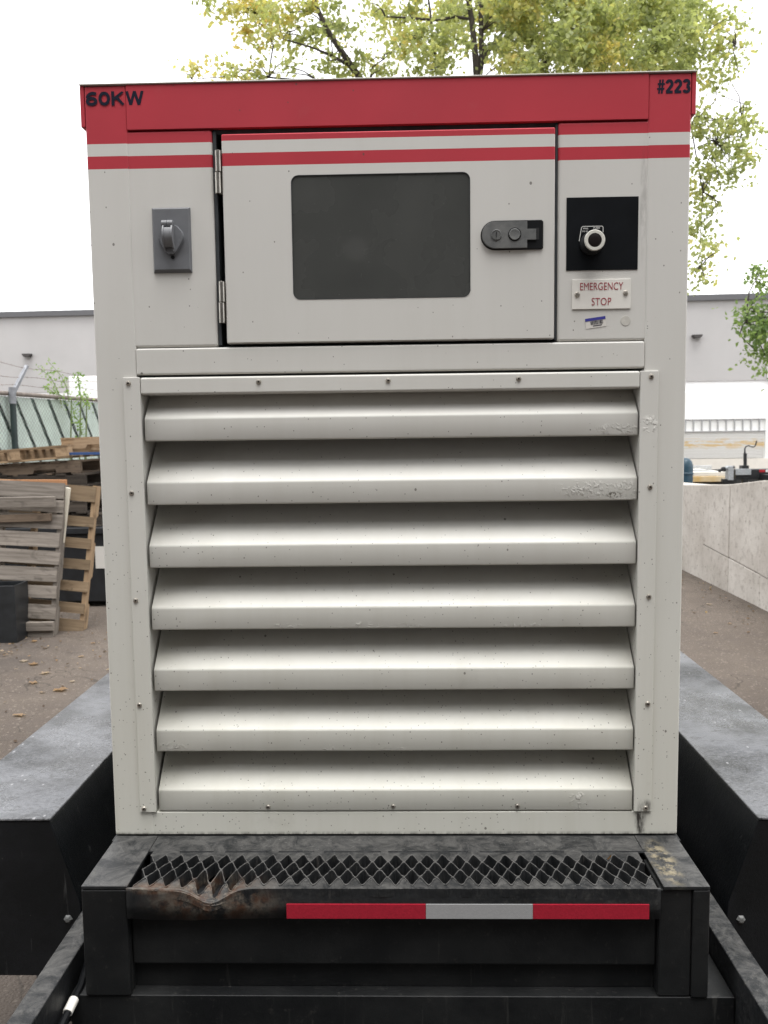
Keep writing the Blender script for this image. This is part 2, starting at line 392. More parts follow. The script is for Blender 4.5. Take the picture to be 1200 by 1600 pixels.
def tape_white():
    g = NG('reflective_tape_white'); b = g.n('ShaderNodeTexBrick'); b.inputs['Scale'].default_value = 150; b.inputs['Mortar Size'].default_value = .04
    b.inputs['Color1'].default_value = (.33, .33, .33, 1); b.inputs['Color2'].default_value = (.37, .37, .37, 1); b.inputs['Mortar'].default_value = (.24, .24, .24, 1)
    x, y, z = g.sep(); c = g.n('ShaderNodeCombineXYZ'); g.l(x, c.inputs[0]); g.l(z, c.inputs[1]); g.l(c.outputs[0], b.inputs['Vector'])
    g.base(b.outputs[0]); g.rough(.35); return g.mat
M['tapewhite'] = tape_white()
def glass_pane():
    g = NG('door_window_pane'); n = g.noise(5, 4, .6); d = g.n('ShaderNodeTexVoronoi'); d.inputs['Scale'].default_value = 55; g.l(g.pos(), d.inputs['Vector'])
    col = g.mix(g.ramp(n, .35, .65), (.050, .052, .049), (.062, .064, .060))
    col = g.mix(g.math('MULTIPLY', g.math('LESS_THAN', d.outputs['Distance'], .05), .4), col, (.2, .2, .19))
    col = g.mix(g.math('MULTIPLY', g.blob(-.055, 1.93, .03, .03), .10), col, (.2, .2, .19))
    sc = g.noise(1, 3, .6, g.pos((160, 1, 24)), .3)
    col = g.mix(g.math('MULTIPLY', g.ramp(sc, .72, .76), .35), col, (.22, .22, .21))
    g.base(col); g.rough(g.math('MULTIPLY_ADD', n, .3, .12), 0, .45); return g.mat
M['pane'] = glass_pane()
M['greywood'] = wood('weathered_grey_wood', (.120, .104, .088), (.275, .243, .210), .24)
M['tanwood'] = wood('pallet_tan_wood', (.23, .155, .092), (.39, .28, .175), .2)
M['brownwood'] = wood('pallet_brown_wood', (.085, .062, .046), (.19, .145, .105), .25)
M['brownwood2'] = wood('pallet_mid_tan_wood', (.15, .105, .066), (.28, .21, .135), .2)
M['stackwood'] = wood('shaded_pallet_wood', (.035, .029, .024), (.095, .078, .063), .4)  # darkened to stand for the shade deep in the stack
M['orangewood'] = wood('fresh_orange_wood', (.36, .165, .075), (.50, .27, .14), .1)
M['cream'] = simple('cream_vinyl', (.66, .62, .52), .5, var=.05)
M['bin'] = simple('planter_dark_grey', (.016, .018, .020), .38, var=.25, scale=12)
M['dumpster'] = simple('dumpster_black', (.009, .010, .012), .6, var=.4, scale=8)
M['whitepaint'] = simple('white_vehicle_paint', (.86, .86, .85), .4, var=.02, scale=3)
M['wallgrey'] = simple('building_grey_render', (.39, .38, .375), .9, var=.035, scale=.8, bump=.1, bscale=20)
M['parapet'] = simple('parapet_flashing', (.085, .085, .09), .5)
M['wallwhite'] = simple('building_white_render', (.86, .86, .86), .85, var=.02, scale=1)
M['darkwall'] = simple('added_building_dark_wall', (.11, .105, .10), .85, var=.1, scale=1.5)
M['fixture'] = simple('wall_lamp_bronze', (.035, .03, .028), .5)
M['lens'] = simple('lamp_lens_plastic', (.4, .4, .38), .3)
M['green'] = simple('fence_windscreen_green', (.035, .085, .065), .8, var=.2, scale=3)
M['slat'] = simple('fence_slat_pale_green', (.60, .70, .64), .6, var=.08, scale=5, rand=.08)
M['galv'] = simple('galvanised_wire', (.36, .38, .37), .5, .6, var=.2, scale=30)
M['rail'] = simple('weathered_fence_rail', (.20, .17, .15), .7, var=.25, scale=15)
M['postgreen'] = simple('fence_post_dark_green', (.018, .032, .032), .5, var=.2, scale=8)
M['armgrey'] = simple('barbed_arm_grey', (.24, .25, .27), .5, .3, var=.15, scale=20)
M['bark'] = simple('tree_bark', (.045, .036, .030), .9, var=.4, scale=14, bump=.6, bscale=30)
M['leaf'] = leaf_mat('birch_leaf', [(.30, .34, .17), (.40, .45, .23), (.52, .55, .27), (.66, .60, .26), (.74, .56, .20)])
M['leafgreen'] = leaf_mat('maple_leaf', [(.13, .20, .08), (.19, .28, .11), (.27, .36, .15), (.34, .42, .19)])
M['vine'] = leaf_mat('shoot_leaf', [(.14, .25, .06), (.24, .38, .12), (.34, .46, .18)])
M['deadleaf'] = leaf_mat('dead_leaf', [(.10, .07, .05), (.23, .16, .11), (.42, .27, .15), (.50, .41, .32)])
M['stem'] = simple('green_shoot_stem', (.16, .20, .08), .6)
M['rustpanel'] = None
def rust_panel():
    g = NG('rust_stained_aluminium'); tc = g.n('ShaderNodeTexCoord')
    mp = g.n('ShaderNodeMapping'); mp.inputs['Scale'].default_value = (2.4, 2, 14); g.l(tc.outputs['Object'], mp.inputs[0])
    n = g.noise(1, 5, .6, mp.outputs[0], .4); x, y, z = g.sep()
    band = g.math('MULTIPLY', g.ramp(z, 1.20, 1.28), g.ramp(z, 1.46, 1.38))
    col = g.mix(g.math('MULTIPLY', g.ramp(n, .48, .56), g.math('MULTIPLY', band, .8)), (.62, .61, .59), (.60, .40, .14))
    g.base(col); g.rough(.5, 0, .4); return g.mat
M['rustpanel'] = rust_panel()
M['bedrust'] = simple('cream_bed_rail', (.72, .62, .45), .6, c2=(.66, .44, .17), scale=3)
M['creampaint'] = simple('cream_bumper', (.74, .70, .64), .5, var=.04)
M['silver'] = simple('coupler_silver', (.40, .42, .44), .5, .3, var=.2, scale=40)
M['lightgrey'] = simple('worn_light_grey_paint', (.42, .42, .43), .5, var=.1)
M['blacksatin'] = simple('black_satin', (.015, .016, .018), .5)
M['teal'] = simple('dark_teal_plastic', (.018, .055, .085), .4, var=.1)
M['redlens'] = simple('red_reflector', (.40, .02, .03), .3)
M['rubber'] = simple('tyre_rubber', (.02, .02, .02), .8, bump=.3, bscale=40)
M['rim'] = simple('wheel_rim', (.5, .5, .5), .4, .6)
M['bluewrap'] = simple('blue_plastic_runner', (.03, .07, .19), .6)

# ---------------------------------------------------------------- ground
g = MB(); N = 60
g.add([(-250, -60, 0), (250, -60, 0), (250, 400, 0), (-250, 400, 0)], [(0, 1, 2, 3)])
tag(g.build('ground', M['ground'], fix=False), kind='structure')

# ---------------------------------------------------------------- far building
bld = thing('warehouse', 'long grey warehouse with dark parapet edge behind the yard', 'building', loc=(0, 30, 0)); bld.rotation_euler.z = -.055
wl = MB().box(-60, 60, .0, 18, 3.35, 6.17).build('upper_wall', M['wallgrey'], bld)
MB().box(-60, 60, .04, 18, 0, 3.35).build('lower_wall', M['wallwhite'], bld)
MB().box(-60.1, 60.1, -.12, 18.1, 6.17, 6.37).build('parapet', M['parapet'], bld)
MB().box(12.95, 15.2, -.10, .0, 3.35, 4.6).build('white_panel', M['wallwhite'], bld)
def lamp(px, py):
    p = at(px, py, 29.6)
    t = thing('wall_lamp', 'small dark half-round lamp on the grey warehouse wall ' + ('at the left of the photo' if px < 600 else 'right of the white cabinet'), 'lamp', 'dark lamps on the warehouse wall', loc=(p.x, 30 - .055 * p.x - .02, p.z))
    t.location.y = 30 - math.tan(.055) * p.x
    pr = [(-.17, .06), (.17, .06), (.17, .02), (.11, -.05), (.04, -.08), (-.04, -.08), (-.11, -.05), (-.17, .02)]
    MB().prism(pr, -.20, 0, 'y').build('housing', M['fixture'], t, bevel=.01)
    MB().box(-.09, .09, -.16, -.03, -.095, -.082).build('lens', M['lens'], t)
lamp(22, 551); lamp(1085, 527)

nb = thing('added_shade_building', 'unseen dark building added behind the camera, sized to shade the cabinet front', 'building', loc=(0, -7.5, 0))  # added out of view to cut the sky light on the louvres
MB().box(-16, 16, -12, 0, 0, 9.0).build('wall', M['darkwall'], nb)  # wall of the added unseen building
MB().box(-16.1, 16.1, -12.1, .12, 9.0, 9.3).build('parapet', M['parapet'], nb)  # parapet of the added unseen building
for x_ in (-9, 0, 9):
    fr = MB().box(x_ - 1.7, x_ + 1.7, .005, .07, 0, 3.4).build('added_building_door', M['dumpster'], nb)
    for k_ in range(7): MB().box(x_ - 1.6, x_ + 1.6, .072, .09, .05 + k_ * .47, .47 + k_ * .47).build('door_panel', M['parapet'], fr)

# ---------------------------------------------------------------- concrete retaining wall at the right
cw = thing('retaining_wall', 'pale concrete block retaining wall receding along the pavement at right', 'wall')
def wtop(y):
    k = [(2, 1.36), (5.97, 1.165), (6.17, 1.147), (6.93, 1.067), (7.5, 1.03), (8.2, .985), (11, .90)]
    for (a, b), (c, d) in zip(k, k[1:]):
        if y <= c: return b + (d - b) * (y - a) / (c - a)
    return .9
def wmid(y): return .52 - .018 * (y - 2) if y > 5.9 else .44 - .03 * (y - 5.9) * 0 - .0
ys = [1.4, 2.25, 3.15, 4.0, 4.75, 5.45, 6.14, 6.90, 7.62, 8.35, 9.1, 9.9, 10.8]
for i, (a, b) in enumerate(zip(ys, ys[1:])):
    a2, b2 = a + .003, b - .003
    dx = rnd.uniform(-.004, .004)
    def quadbox(z0a, z0b, z1a, z1b, dx):
        x0, x1 = 3.23 + dx, 3.55
        return MB().add([(x0, a2, z0a), (x1, a2, z0a), (x1, b2, z0b), (x0, b2, z0b), (x0, a2, z1a), (x1, a2, z1a), (x1, b2, z1b), (x0, b2, z1b)],
                        [(0, 3, 2, 1), (4, 5, 6, 7), (0, 1, 5, 4), (1, 2, 6, 5), (2, 3, 7, 6), (3, 0, 4, 7)])
    mid = lambda y: .285 + (y - 5.97) * .060
    if b < 8:
        quadbox(-.05, -.05, mid(a) - .004, mid(b) - .004, dx).build('concrete_block', M['concrete'], cw, bevel=.006)
        quadbox(mid(a) + .004, mid(b) + .004, wtop(a), wtop(b), dx + rnd.uniform(-.004, .004)).build('concrete_block', M['concrete'], cw, bevel=.008)
    else: quadbox(-.05, -.05, wtop(a), wtop(b), dx).build('concrete_block', M['concrete'], cw, bevel=.008)
MB().box(3.26, 3.5, 1.4, 10.8, -.1, .85).build('mortar_core', M['concrete'], cw)

# ---------------------------------------------------------------- things beyond the retaining wall
YB = 16.0
bed = thing('truck_bed', 'white stake truck body with rust stained ribbed side beyond the wall', 'truck body', loc=(6.4, YB, 0))
def L(px, py, Y=YB): p = at(px, py, Y); return p.x - 6.4, p.z
x0 = L(1040, 700)[0]; x1 = L(1193, 700)[0]
zr = L(1130, 655)[1]; zp = L(1130, 674)[1]; zq = L(1130, 716)[1]; zb = L(1130, 733)[1]
MB().tube([(x0, 0, zr), (L(1210, 655)[0], 0, zr)], .014, 6).build('top_rail', M['lightgrey'], bed)
MB().box(x0, x1 + .02, .015, .05, zp, zr - .01).build('back_board', M['whitepaint'], bed)
for px in (1071, 1084, 1097, 1110, 1122, 1135, 1148, 1161, 1174, 1187):
    X = L(px, 660)[0]; MB().box(X - .010, X + .010, -.02, .012, zp, zr - .012).build('stake', M['lightgrey'], bed, bevel=.003)
g = MB(); n = 9
for i in range(n):
    a = zq + (zp - zq) * i / n; b = zq + (zp - zq) * (i + 1) / n
    g.box(x0, x1, -.03, .01, a + .006, b - .004); g.box(x0, x1, -.018, .01, a, a + .006)
g.build('ribbed_side', M['rustpanel'], bed)
MB().box(x0, x1 + .02, -.05, .01, zp - .005, zp + .010).build('side_cap', M['lightgrey'], bed)
MB().box(x0, x1 + .3, -.03, .02, zb, zq - .006).build('lower_board', M['creampaint'], bed)
MB().box(x1 + .02, x1 + .55, -.02, .4, zb, zr + .02).build('corner_post', M['whitepaint'], bed)
MB().box(x0, x1 + .5, -.05, 2.2, zb - .16, zb - .003).build('bed_frame', M['blacksatin'], bed)
zz = L(1130, 612)[1]
tr = thing('box_trailer', 'plain white box trailer in front of the grey warehouse wall', 'trailer', loc=(8.3, 20, 0))
p0 = at(1020, 612, 20); p1 = at(1192, 610, 20); p2 = at(1192, 740, 20)
MB().box(p0.x - 8.3, 4.2, 0, 2.4, .9, p1.z).build('box_body', M['whitepaint'], tr, bevel=.03)
for wx in (-.2, .75):
    MB().lathe([(.2, -.2), (.40, -.18), (.42, -.1), (.42, .02), (.2, .04)], (wx, .2, .42), 'y', 20).build('wheel', M['rubber'], tr)
MB().box(-1.9, 4.1, .1, 2.3, .72, .9).build('chassis', M['blacksatin'], tr)
# white panel van/trailer seen beyond the chain link fence
tl = thing('storage_container', 'white storage container beyond the green fence at left', 'container', loc=(-9, 24, 0))
q0 = at(107, 588, 24)
MB().box(q0.x + 9, q0.x + 9 + 5.5, 0, 2.4, 0, q0.z).build('container_body', M['whitepaint'], tl, bevel=.03)
for k in range(9): MB().box(q0.x + 9.2 + k * .6, q0.x + 9.32 + k * .6, -.03, -.001, .2, q0.z - .2).build('rib', M['whitepaint'], tl)

# cream flatbed with rusty edge
fb = thing('flatbed_trailer', 'cream flatbed trailer with rusty edge just beyond the concrete wall', 'trailer', loc=(4.8, 12.6, 0))
def F(px, py, Y=12.6): p = at(px, py, Y); return p.x - 4.8, p.z
fx0 = F(1035, 740)[0]; fx1 = F(1134, 740)[0]
MB().box(fx0, fx1, 0, 2.0, F(1100, 744)[1], F(1100, 737.5)[1]).build('deck', M['creampaint'], fb, bevel=.008)
MB().box(fx0, fx1 + .03, -.03, .05, F(1100, 753)[1], F(1100, 744)[1] - .003).build('side_rail', M['bedrust'], fb, bevel=.008)
MB().box(fx0, fx1 + .15, .05, 1.9, F(1100, 768)[1], F(1100, 753)[1] - .004).build('frame', M['blacksatin'], fb)
for zz_ in (729.5, 732.5, 736):
    MB().tube([(fx0, .3, F(1100, zz_)[1]), (F(1122, zz_)[0], .3, F(1100, zz_)[1])], .012, 6).build('rail_tube', M['silver'], fb)
for wx in (-.9, -.1): MB().lathe([(.2, -.1), (.30, -.09), (.33, 0), (.33, .12), (.2, .14)], (wx, .35, .33), 'y', 20).build('wheel', M['rubber'], fb)
# teal barrel
p = at(1072, 740, 12.1)
bb = thing('plastic_cover', 'dark teal domed plastic cover peeking out beside the cabinet edge', 'cover', loc=(p.x - .02, 12.1, p.z))
MB().lathe([(.125, -.8), (.125, .10), (.118, .15), (.10, .20), (.07, .235), (.03, .25), (.004, .252)], (0, 0, 0), 'z', 24).build('dome', M['teal'], bb, smooth=True)
MB().lathe([(.133, 0), (.133, .022), (.126, .03)], (0, 0, -.01), 'z', 24).build('rim', M['teal'], bb)
# trailer tongue with jack
tg = thing('trailer_tongue', 'black trailer tongue with crank jack and silver coupler above the wall', 'trailer tongue', loc=(5.3, 12, 0))
def T(px, py, Y=12): p = at(px, py, Y); return p.x - 5.3, p.z
def tbox(name, a, b, c, d, mat, y0=-.05, y1=.05, bev=.004):
    X0, Z0 = T(a, d); X1, Z1 = T(c, b); return MB().box(X0, X1, y0, y1, Z0, Z1).build(name, mat, tg, bevel=bev)
tbox('tongue_beam', 1148, 733, 1225, 749, M['blacksatin'])
tbox('coupler_plate', 1147, 732, 1171, 742, M['silver'], -.075, -.052)
tbox('reflector_strip', 1184, 733.5, 1193, 737.5, M['redlens'], -.062, -.052, .001)
tbox('reflector_white', 1194, 733.5, 1198, 737.5, M['whitepaint'], -.062, -.052, .001)
tbox('mounting_plate', 1135, 728, 1144, 750, M['silver'], -.07, .06)
tbox('jack_bracket', 1157, 727, 1168, 733, M['blacksatin'], -.06, .06)
tbox('coupler_block', 1128, 748, 1150, 754, M['blacksatin'])
tbox('jack_foot', 1159, 745, 1167, 755, M['blacksatin'], -.06, .03)
a = T(1163.5, 732); b = T(1163.5, 708)
MB().tube([(a[0], -.02, a[1]), (b[0], -.02, b[1])], .027, 14).build('jack_tube', M['blacksatin'], tg, smooth=True)
pts = [T(1163, 708), T(1163, 701), T(1165, 697.5), T(1169, 696.2), T(1173, 698.2), T(1177, 698.5), T(1179.5, 696), T(1181.5, 689)]
MB().tube([(x, -.02, z) for x, z in pts], [.014, .012, .010, .009, .009, .009, .010, .012], 8).build('crank_handle', M['blacksatin'], tg, smooth=True)
for (px, py, r) in ((1129, 733, .040), (1123, 735, .026), (1134, 731, .030), (1144, 730, .024)):
    X, Z = T(px, py); MB().lathe([(r * .5, -.07), (r, -.06), (r, -.02), (r * .6, 0)], (X, 0, Z), 'y', 9).build('coupler_knob', M['blacksatin'] if r != .03 else M['silver'], tg)
X, Z = T(1215, 750)
MB().box(X - .3, X + 1.6, -.5, .5, Z - .02, Z + .10).build('trailer_frame', M['blacksatin'], tg)
MB().box(X - .25, X - .15, -.05, .05, -Z + Z, Z - .02).build('support_leg', M['blacksatin'], tg)

# ---------------------------------------------------------------- chain link fence, left
fa = at(-60, 613, 7.9); fb_ = at(12, 616.5, 8.35); fc = at(150, 628, 10.35); FH = 2.13
A = Vector((fb_.x, fb_.y, 0)); B = Vector((fc.x, fc.y, 0)); d = (B - A).normalized()
A0 = A - d * 3.2; Lf = 14.0; ang = math.atan2(d.y, d.x)
fn = thing('chain_link_fence', 'chain link fence with pale green slats and barbed wire behind the pallets', 'fence', loc=tuple(A0)); fn.rotation_euler.z = ang
MB().tube([(0, 0, FH), (Lf, 0, FH)], .028, 10).build('top_rail', M['rail'], fn, smooth=True)
MB().box(0, Lf, .045, .05, .05, FH - .03).build('windscreen', M['green'], fn)
sp = .36; lean_ = .62
k = 0; X = -FH * lean_
while X < Lf:
    # every slat leans; its foot is ahead of its head
    wv = .290 + rnd.uniform(-.012, .012)
    pts = []
    for z, q in ((.06, 0), (FH - .035, 1)):
        xo = X + (FH - z) * lean_
        pts.append((xo, z, xo + wv))
    lo, hi = pts
    c = [(lo[0], lo[1]), (lo[2], lo[1]), (hi[2], hi[1]), (hi[0], hi[1])]
    if min(p[0] for p in c) > .02 and max(p[0] for p in c) < Lf:
        MB().prism(c, .012, .020, 'y').build('privacy_slat', M['slat'], fn)
    X += sp; k += 1
g = MB(); st = .062; n = int(Lf / st)
for i in range(-int(FH / st), n):
    for sgn in (1, -1):
        xa = i * st; xb = xa + FH
        if sgn == -1: xa, xb = xb, xa
        za, zb2 = 0.05, FH
        def cl(xa, za, xb, zb2):
            if xa == xb: return None
            o = []
            for (x, z, xx, zz2) in ((xa, za, xb, zb2), (xb, zb2, xa, za)):
                if x < 0: t = -x / (xx - x); x, z = 0, z + (zz2 - z) * t
                if x > Lf: t = (Lf - x) / (xx - x); x, z = Lf, z + (zz2 - z) * t
                o.append((x, z))
            return o
        if max(xa, xb) <= 0 or min(xa, xb) >= Lf: continue
        o = cl(xa, za, xb, zb2); (x_, z_), (X_, Z_) = o
        t = .0036; yy = 0.0 if sgn == 1 else -.006
        g.add([(x_ - t, yy, z_), (x_ + t, yy, z_), (X_ + t, yy, Z_), (X_ - t, yy, Z_)], [(0, 1, 2, 3)])
wm = g.build('wire_mesh', M['galv'], fn, fix=False); wm['kind'] = 'stuff'
fx = (A - A0).length
for X in (fx, fx + 3.1, fx + 6.2, fx + 9.3, .1):
    MB().tube([(X, -.06, 0), (X, -.06, FH - .12)], .036, 14).build('post', M['postgreen'], fn, smooth=True)
    MB().tube([(X, -.06, FH - .12), (X, -.06, FH + .07)], .041, 14).build('post_collar', M['armgrey'], fn, smooth=True)
    MB().prism([(X - .02, FH + .02), (X + .03, FH), (X + .32, FH + .335), (X + .29, FH + .35)], -.09, -.05, 'y').build('barbed_arm', M['armgrey'], fn, bevel=.004)
for j, (off, hz) in enumerate(((.30, .34), (.20, .225), (.09, .11))):
    g = MB(); pts = []
    for i in range(141):
        X = i * .1; sag = .03 * math.sin(X * 1.1 + j) + .012 * math.sin(X * 5 + j * 2)
        pts.append((X, -.07, FH + hz + sag))
        if i % 1 == 0 and i % 2 == j % 2:
            for s_ in (-1, 1):
                g.add([(X - .008 * s_, -.075, FH + hz + sag - .02), (X, -.069, FH + hz + sag + .001), (X + .012 * s_, -.066, FH + hz + sag + .02), (X + .003, -.07, FH + hz + sag)], [(0, 1, 2, 3)])
    g.tube(pts, .0032, 4); g.build('barbed_wire', M['rail'], fn, fix=False)

# ---------------------------------------------------------------- leaves helper
def leaves_mesh(name, centres, mat, parent, size, rand=rnd, fold=.25, droop=.3):
    vs = []; fs = []; tint = []
    for (c, t) in centres:
        s = size * rand.uniform(.65, 1.25)
        n_ = Vector((rand.gauss(0, 1), rand.gauss(0, 1), rand.gauss(0, 1) + droop)).normalized()
        a = n_.orthogonal().normalized(); a.rotate(Matrix.Rotation(rand.uniform(0, 2 * PI), 3, n_)); b = n_.cross(a)
        i = len(vs); h = n_ * s * fold
        vs += [c - a * s * .5, c - a * s * .05 + b * s * .36 + h * .5, c + a * s * .2 + b * s * .28 + h * .4, c + a * s * .6, c + a * s * .2 - b * s * .28 + h * .4, c - a * s * .05 - b * s * .36 + h * .5]
        fs += [(i, i + 1, i + 2, i + 3), (i, i + 3, i + 4, i + 5)]; tint += [t, t]
    me = bpy.data.meshes.new(name); me.from_pydata([tuple(v) for v in vs], [], fs)
    at_ = me.attributes.new('tint', 'FLOAT', 'FACE'); at_.data.foreach_set('value', tint); me.materials.append(mat)
    return link(bpy.data.objects.new(name, me), parent)

# vines on the fence
vn = thing('vine_shoots', 'bright green leafy shoots poking up above the slatted fence', 'plant', loc=(0, 0, 0))
lv = []; g = MB()
for pts in ([(96, 632), (88, 606), (78, 588), (58, 573)], [(108, 628), (104, 605), (96, 588), (74, 563)], [(127, 628), (124, 606), (122, 590), (123, 582)], [(86, 625), (82, 612), (68, 604)],
            [(128, 680), (124, 660), (116, 648), (112, 632)], [(140, 640), (136, 622), (130, 612)]):
    P3 = [at(x, y, 9.4) for x, y in pts]; g.tube([tuple(p) for p in P3], [.009, .007, .005, .003][:len(P3)], 5)
    for a, b in zip(P3, P3[1:]):
        for i in range(26):
            c = a.lerp(b, rnd.random()) + Vector((rnd.gauss(0, .03), rnd.gauss(0, .05), rnd.gauss(0, .028))); lv.append((c, rnd.random()))
base = at(110, 640, 9.45)
for x in (.0, .12, .2): g.tube([(base.x + x, base.y, 0), (base.x + x - .05, base.y, 1.0), (base.x + x + .02, base.y, 2.1)], [.014, .011, .008], 6)
g.build('stem', M['stem'], vn); leaves_mesh('foliage', lv, M['vine'], vn, .036)

# ---------------------------------------------------------------- pallets
def pallet_parts(root, wmat, tops, L_=1.22, W_=1.02, thick=.016, deck=.09, notch=True, two=True, topmat=None, smat=None):
    "pallet lying flat, stringers along x, boards along y; built about the root's origin"
    for sy in (-W_ / 2 + .02, 0, W_ / 2 - .02):
        z0, z1 = thick + .001, thick + .09
        h = L_ / 2
        if notch: pr = [(-h, z0), (-.38, z0), (-.36, z0 + .035), (-.16, z0 + .035), (-.14, z0), (.14, z0), (.16, z0 + .035), (.36, z0 + .035), (.38, z0), (h, z0), (h, z1), (-h, z1)]
        else: pr = [(-h, z0), (h, z0), (h, z1), (-h, z1)]
        MB().prism(pr, sy - .019, sy + .019, 'y').build('stringer', smat or wmat, root)
    for i, (x, w_) in enumerate(tops):
        j = rnd.uniform(-.01, .01)
        b = MB().box(-W_ / 2 + j, W_ / 2 + j, -w_ / 2, w_ / 2, thick * 0, thick).build('deck_board', topmat or wmat, root)
        b.location = (x, 0, thick + .091); b.rotation_euler.z = PI / 2 + rnd.uniform(-.008, .008)
    if two:
        for x in (-h + .05, -.28, 0, .28, h - .05):
            b = MB().box(-W_ / 2, W_ / 2, -deck / 2, deck / 2, 0, thick).build('bottom_board', wmat, root)
            b.location = (x, 0, 0); b.rotation_euler.z = PI / 2
TOP7 = [(-.55, .13), (-.375, .09), (-.19, .09), (0, .09), (.19, .09), (.375, .09), (.55, .13)]
# leaning pallets: local x -> up the slope, local y -> sideways, local z -> towards us
def lean(root, foot, tilt, roll=0, turn=0):
    ux = Vector((0, math.sin(tilt), math.cos(tilt)))          # up the slope
    uz = Vector((0, -math.cos(tilt), math.sin(tilt)))         # the deck's normal, facing the camera
    uy = uz.cross(ux)
    R_ = Matrix((ux, uy, uz)).transposed().to_4x4()
    R_ = Matrix.Rotation(turn, 4, 'Z') @ R_ @ Matrix.Rotation(roll, 4, 'Z')
    root.matrix_world = Matrix.Translation(foot) @ R_ @ Matrix.Translation((.61, 0, 0))
yp = thing('wooden_pallet', 'tan wooden pallet with wide gaps leaning on the stack beside the cabinet', 'pallet', 'wooden pallets piled at the left')
pallet_parts(yp, M['brownwood2'], [(-.56, .13), (-.40, .085), (-.22, .085), (-.04, .085), (.14, .085), (.32, .085), (.555, .13)], L_=1.26, two=False, smat=M['tanwood'])
lean(yp, (-3.18, 5.50, .012), .12, roll=-.098)
gp = thing('wooden_pallet', 'weathered grey pallet leaning in front of the tan pallet', 'pallet', 'wooden pallets piled at the left')
pallet_parts(gp, M['greywood'], [(-.56, .13), (-.415, .115), (-.255, .10), (-.115, .115), (.03, .11), (.17, .12), (.32, .12), (.45, .10), (.575, .13)], L_=1.26, two=False)
lean(gp, (-3.345, 5.30, .014), .15, roll=-.06)
def plank(name, label, mat, px0, py0, px1, py1, Y, h, th=.04, roll=0):
    a = at(px0, py0, Y); b = at(px1, py1, Y); Lp = (b - a).length
    o = MB().box(-Lp / 2, Lp / 2, -th / 2, th / 2, -h / 2, h / 2).build(name, mat, bevel=.003)
    o.location = (a + b) / 2; dd = b - a; o.rotation_euler = (roll, -math.atan2(dd.z, dd.x), 0)
    return tag(o, label, 'plank')
plank('loose_plank', 'pale grey short plank laid across the grey leaning pallet', M['greywood'], -60, 786, 86, 784, 5.28, .085)
plank('orange_board', 'orange raw-edged board showing above the grey leaning pallet', M['orangewood'], -60, 757, 104, 757, 5.46, .08, .03)
plank('dark_plank', 'dull brown plank across the grey pallet under the pale plank', M['brownwood'], -60, 812, 80, 808, 5.30, .06)
plank('long_plank', 'dark weathered plank lying at the foot of the grey pallet', M['greywood'], -60, 981, 84, 978, 5.17, .07)
plank('white_channel', 'cream strip standing upright between the two leaning pallets', M['cream'], 106, 762, 96, 848, 5.40, .045, .03)
# dumpster and the stack on top
dm = thing('dumpster', 'low black steel bin under the pallet stack by the cabinet', 'bin', loc=(-3.4, 7.0, 0))
MB().box(-.8, .85, -.62, .62, .05, .70).build('bin_body', M['dumpster'], dm, bevel=.01)
MB().box(-.83, .88, -.65, .65, .70, .76).build('bin_lip', M['dumpster'], dm, bevel=.008)
p = at(152, 872, 6.37); MB().box(p.x + 3.4 - .02, p.x + 3.4 + .10, -.626, -.6205, p.z - .10, p.z + .11).build('paper_notice', M['stickerwhite'], dm)
stk = []
hz = .765
for i in range(7):
    mat_t = M['stackwood'] if i < 4 else M['brownwood'] if i == 4 else M['tanwood']
    o = thing('wooden_pallet', ['lowest pallet of the flat stack, resting on the black bin', 'second pallet from the bottom of the flat stack', 'third pallet from the bottom of the flat stack', 'fourth pallet up in the flat stack, toned dark as shaded',
                                'brown pallet with notched side under the top two pallets', 'tilted tan pallet topping the stack, open sides facing the yard', 'short tan pallet on the top right of the stack'][i], 'pallet', 'wooden pallets piled at the left')
    pallet_parts(o, mat_t, TOP7, two=True, W_=1.0, L_=1.22, notch=i != 5)
    o.location = (-3.55 + rnd.uniform(-.05, .08), 6.95 + rnd.uniform(-.05, .05), hz); o.rotation_euler = (0, rnd.uniform(-.01, .01), rnd.uniform(-.05, .05))
    hz += .126
    stk.append(o)
for o, x, y, z, r in ((stk[4], -3.62, 6.92, 1.245, -.045), (stk[5], -3.66, 6.95, 1.375, 0), (stk[6], -2.62, 7.0, 1.50, -.03)):
    o.location = (x, y, z); o.rotation_euler = (0, r, rnd.uniform(-.03, .03))
stk[5].matrix_world = Matrix.Translation((-3.62, 6.98, 1.385)) @ Matrix.Rotation(-.07, 4, 'Y') @ Matrix.Rotation(PI / 2, 4, 'Z')
# blocks visible in the top pallet side
for x in (-.478, -.02, .43): MB().box(-.612, -.50, x - .03, x + .09, .0175, .1055).build('spacer_block', M['tanwood'], stk[5])
bl = MB().box(-.25, .25, -.03, .03, -.012, .012).build('blue_strap', M['bluewrap']); bl.location = at(138, 708.5, 6.42); tag(bl, 'blue plastic strip tucked between the top pallets', 'strap')
# planter
pl = thing('planter', 'square dark grey empty planter standing before the grey pallet', 'planter', loc=(-3.07, 5.10, 0))
W_ = .125
g = MB()
o_, i_ = W_, W_ - .012
vs = []
for z, s_ in ((0.0, o_), (.455, o_), (.455, i_), (.03, i_)):
    vs += [(-s_, -s_, z), (s_, -s_, z), (s_, s_, z), (-s_, s_, z)]
fs = [(0, 3, 2, 1)] + [(4 * k + j, 4 * k + (j + 1) % 4, 4 * k + 4 + (j + 1) % 4, 4 * k + 4 + j) for k in range(3) for j in range(4)] + [(12, 13, 14, 15)]
g.add(vs, fs); g.build('planter_box', M['bin'], pl, bevel=.003); pl.rotation_euler.z = .02
pl.location.x = at(23, 940, 4.975).x - .125

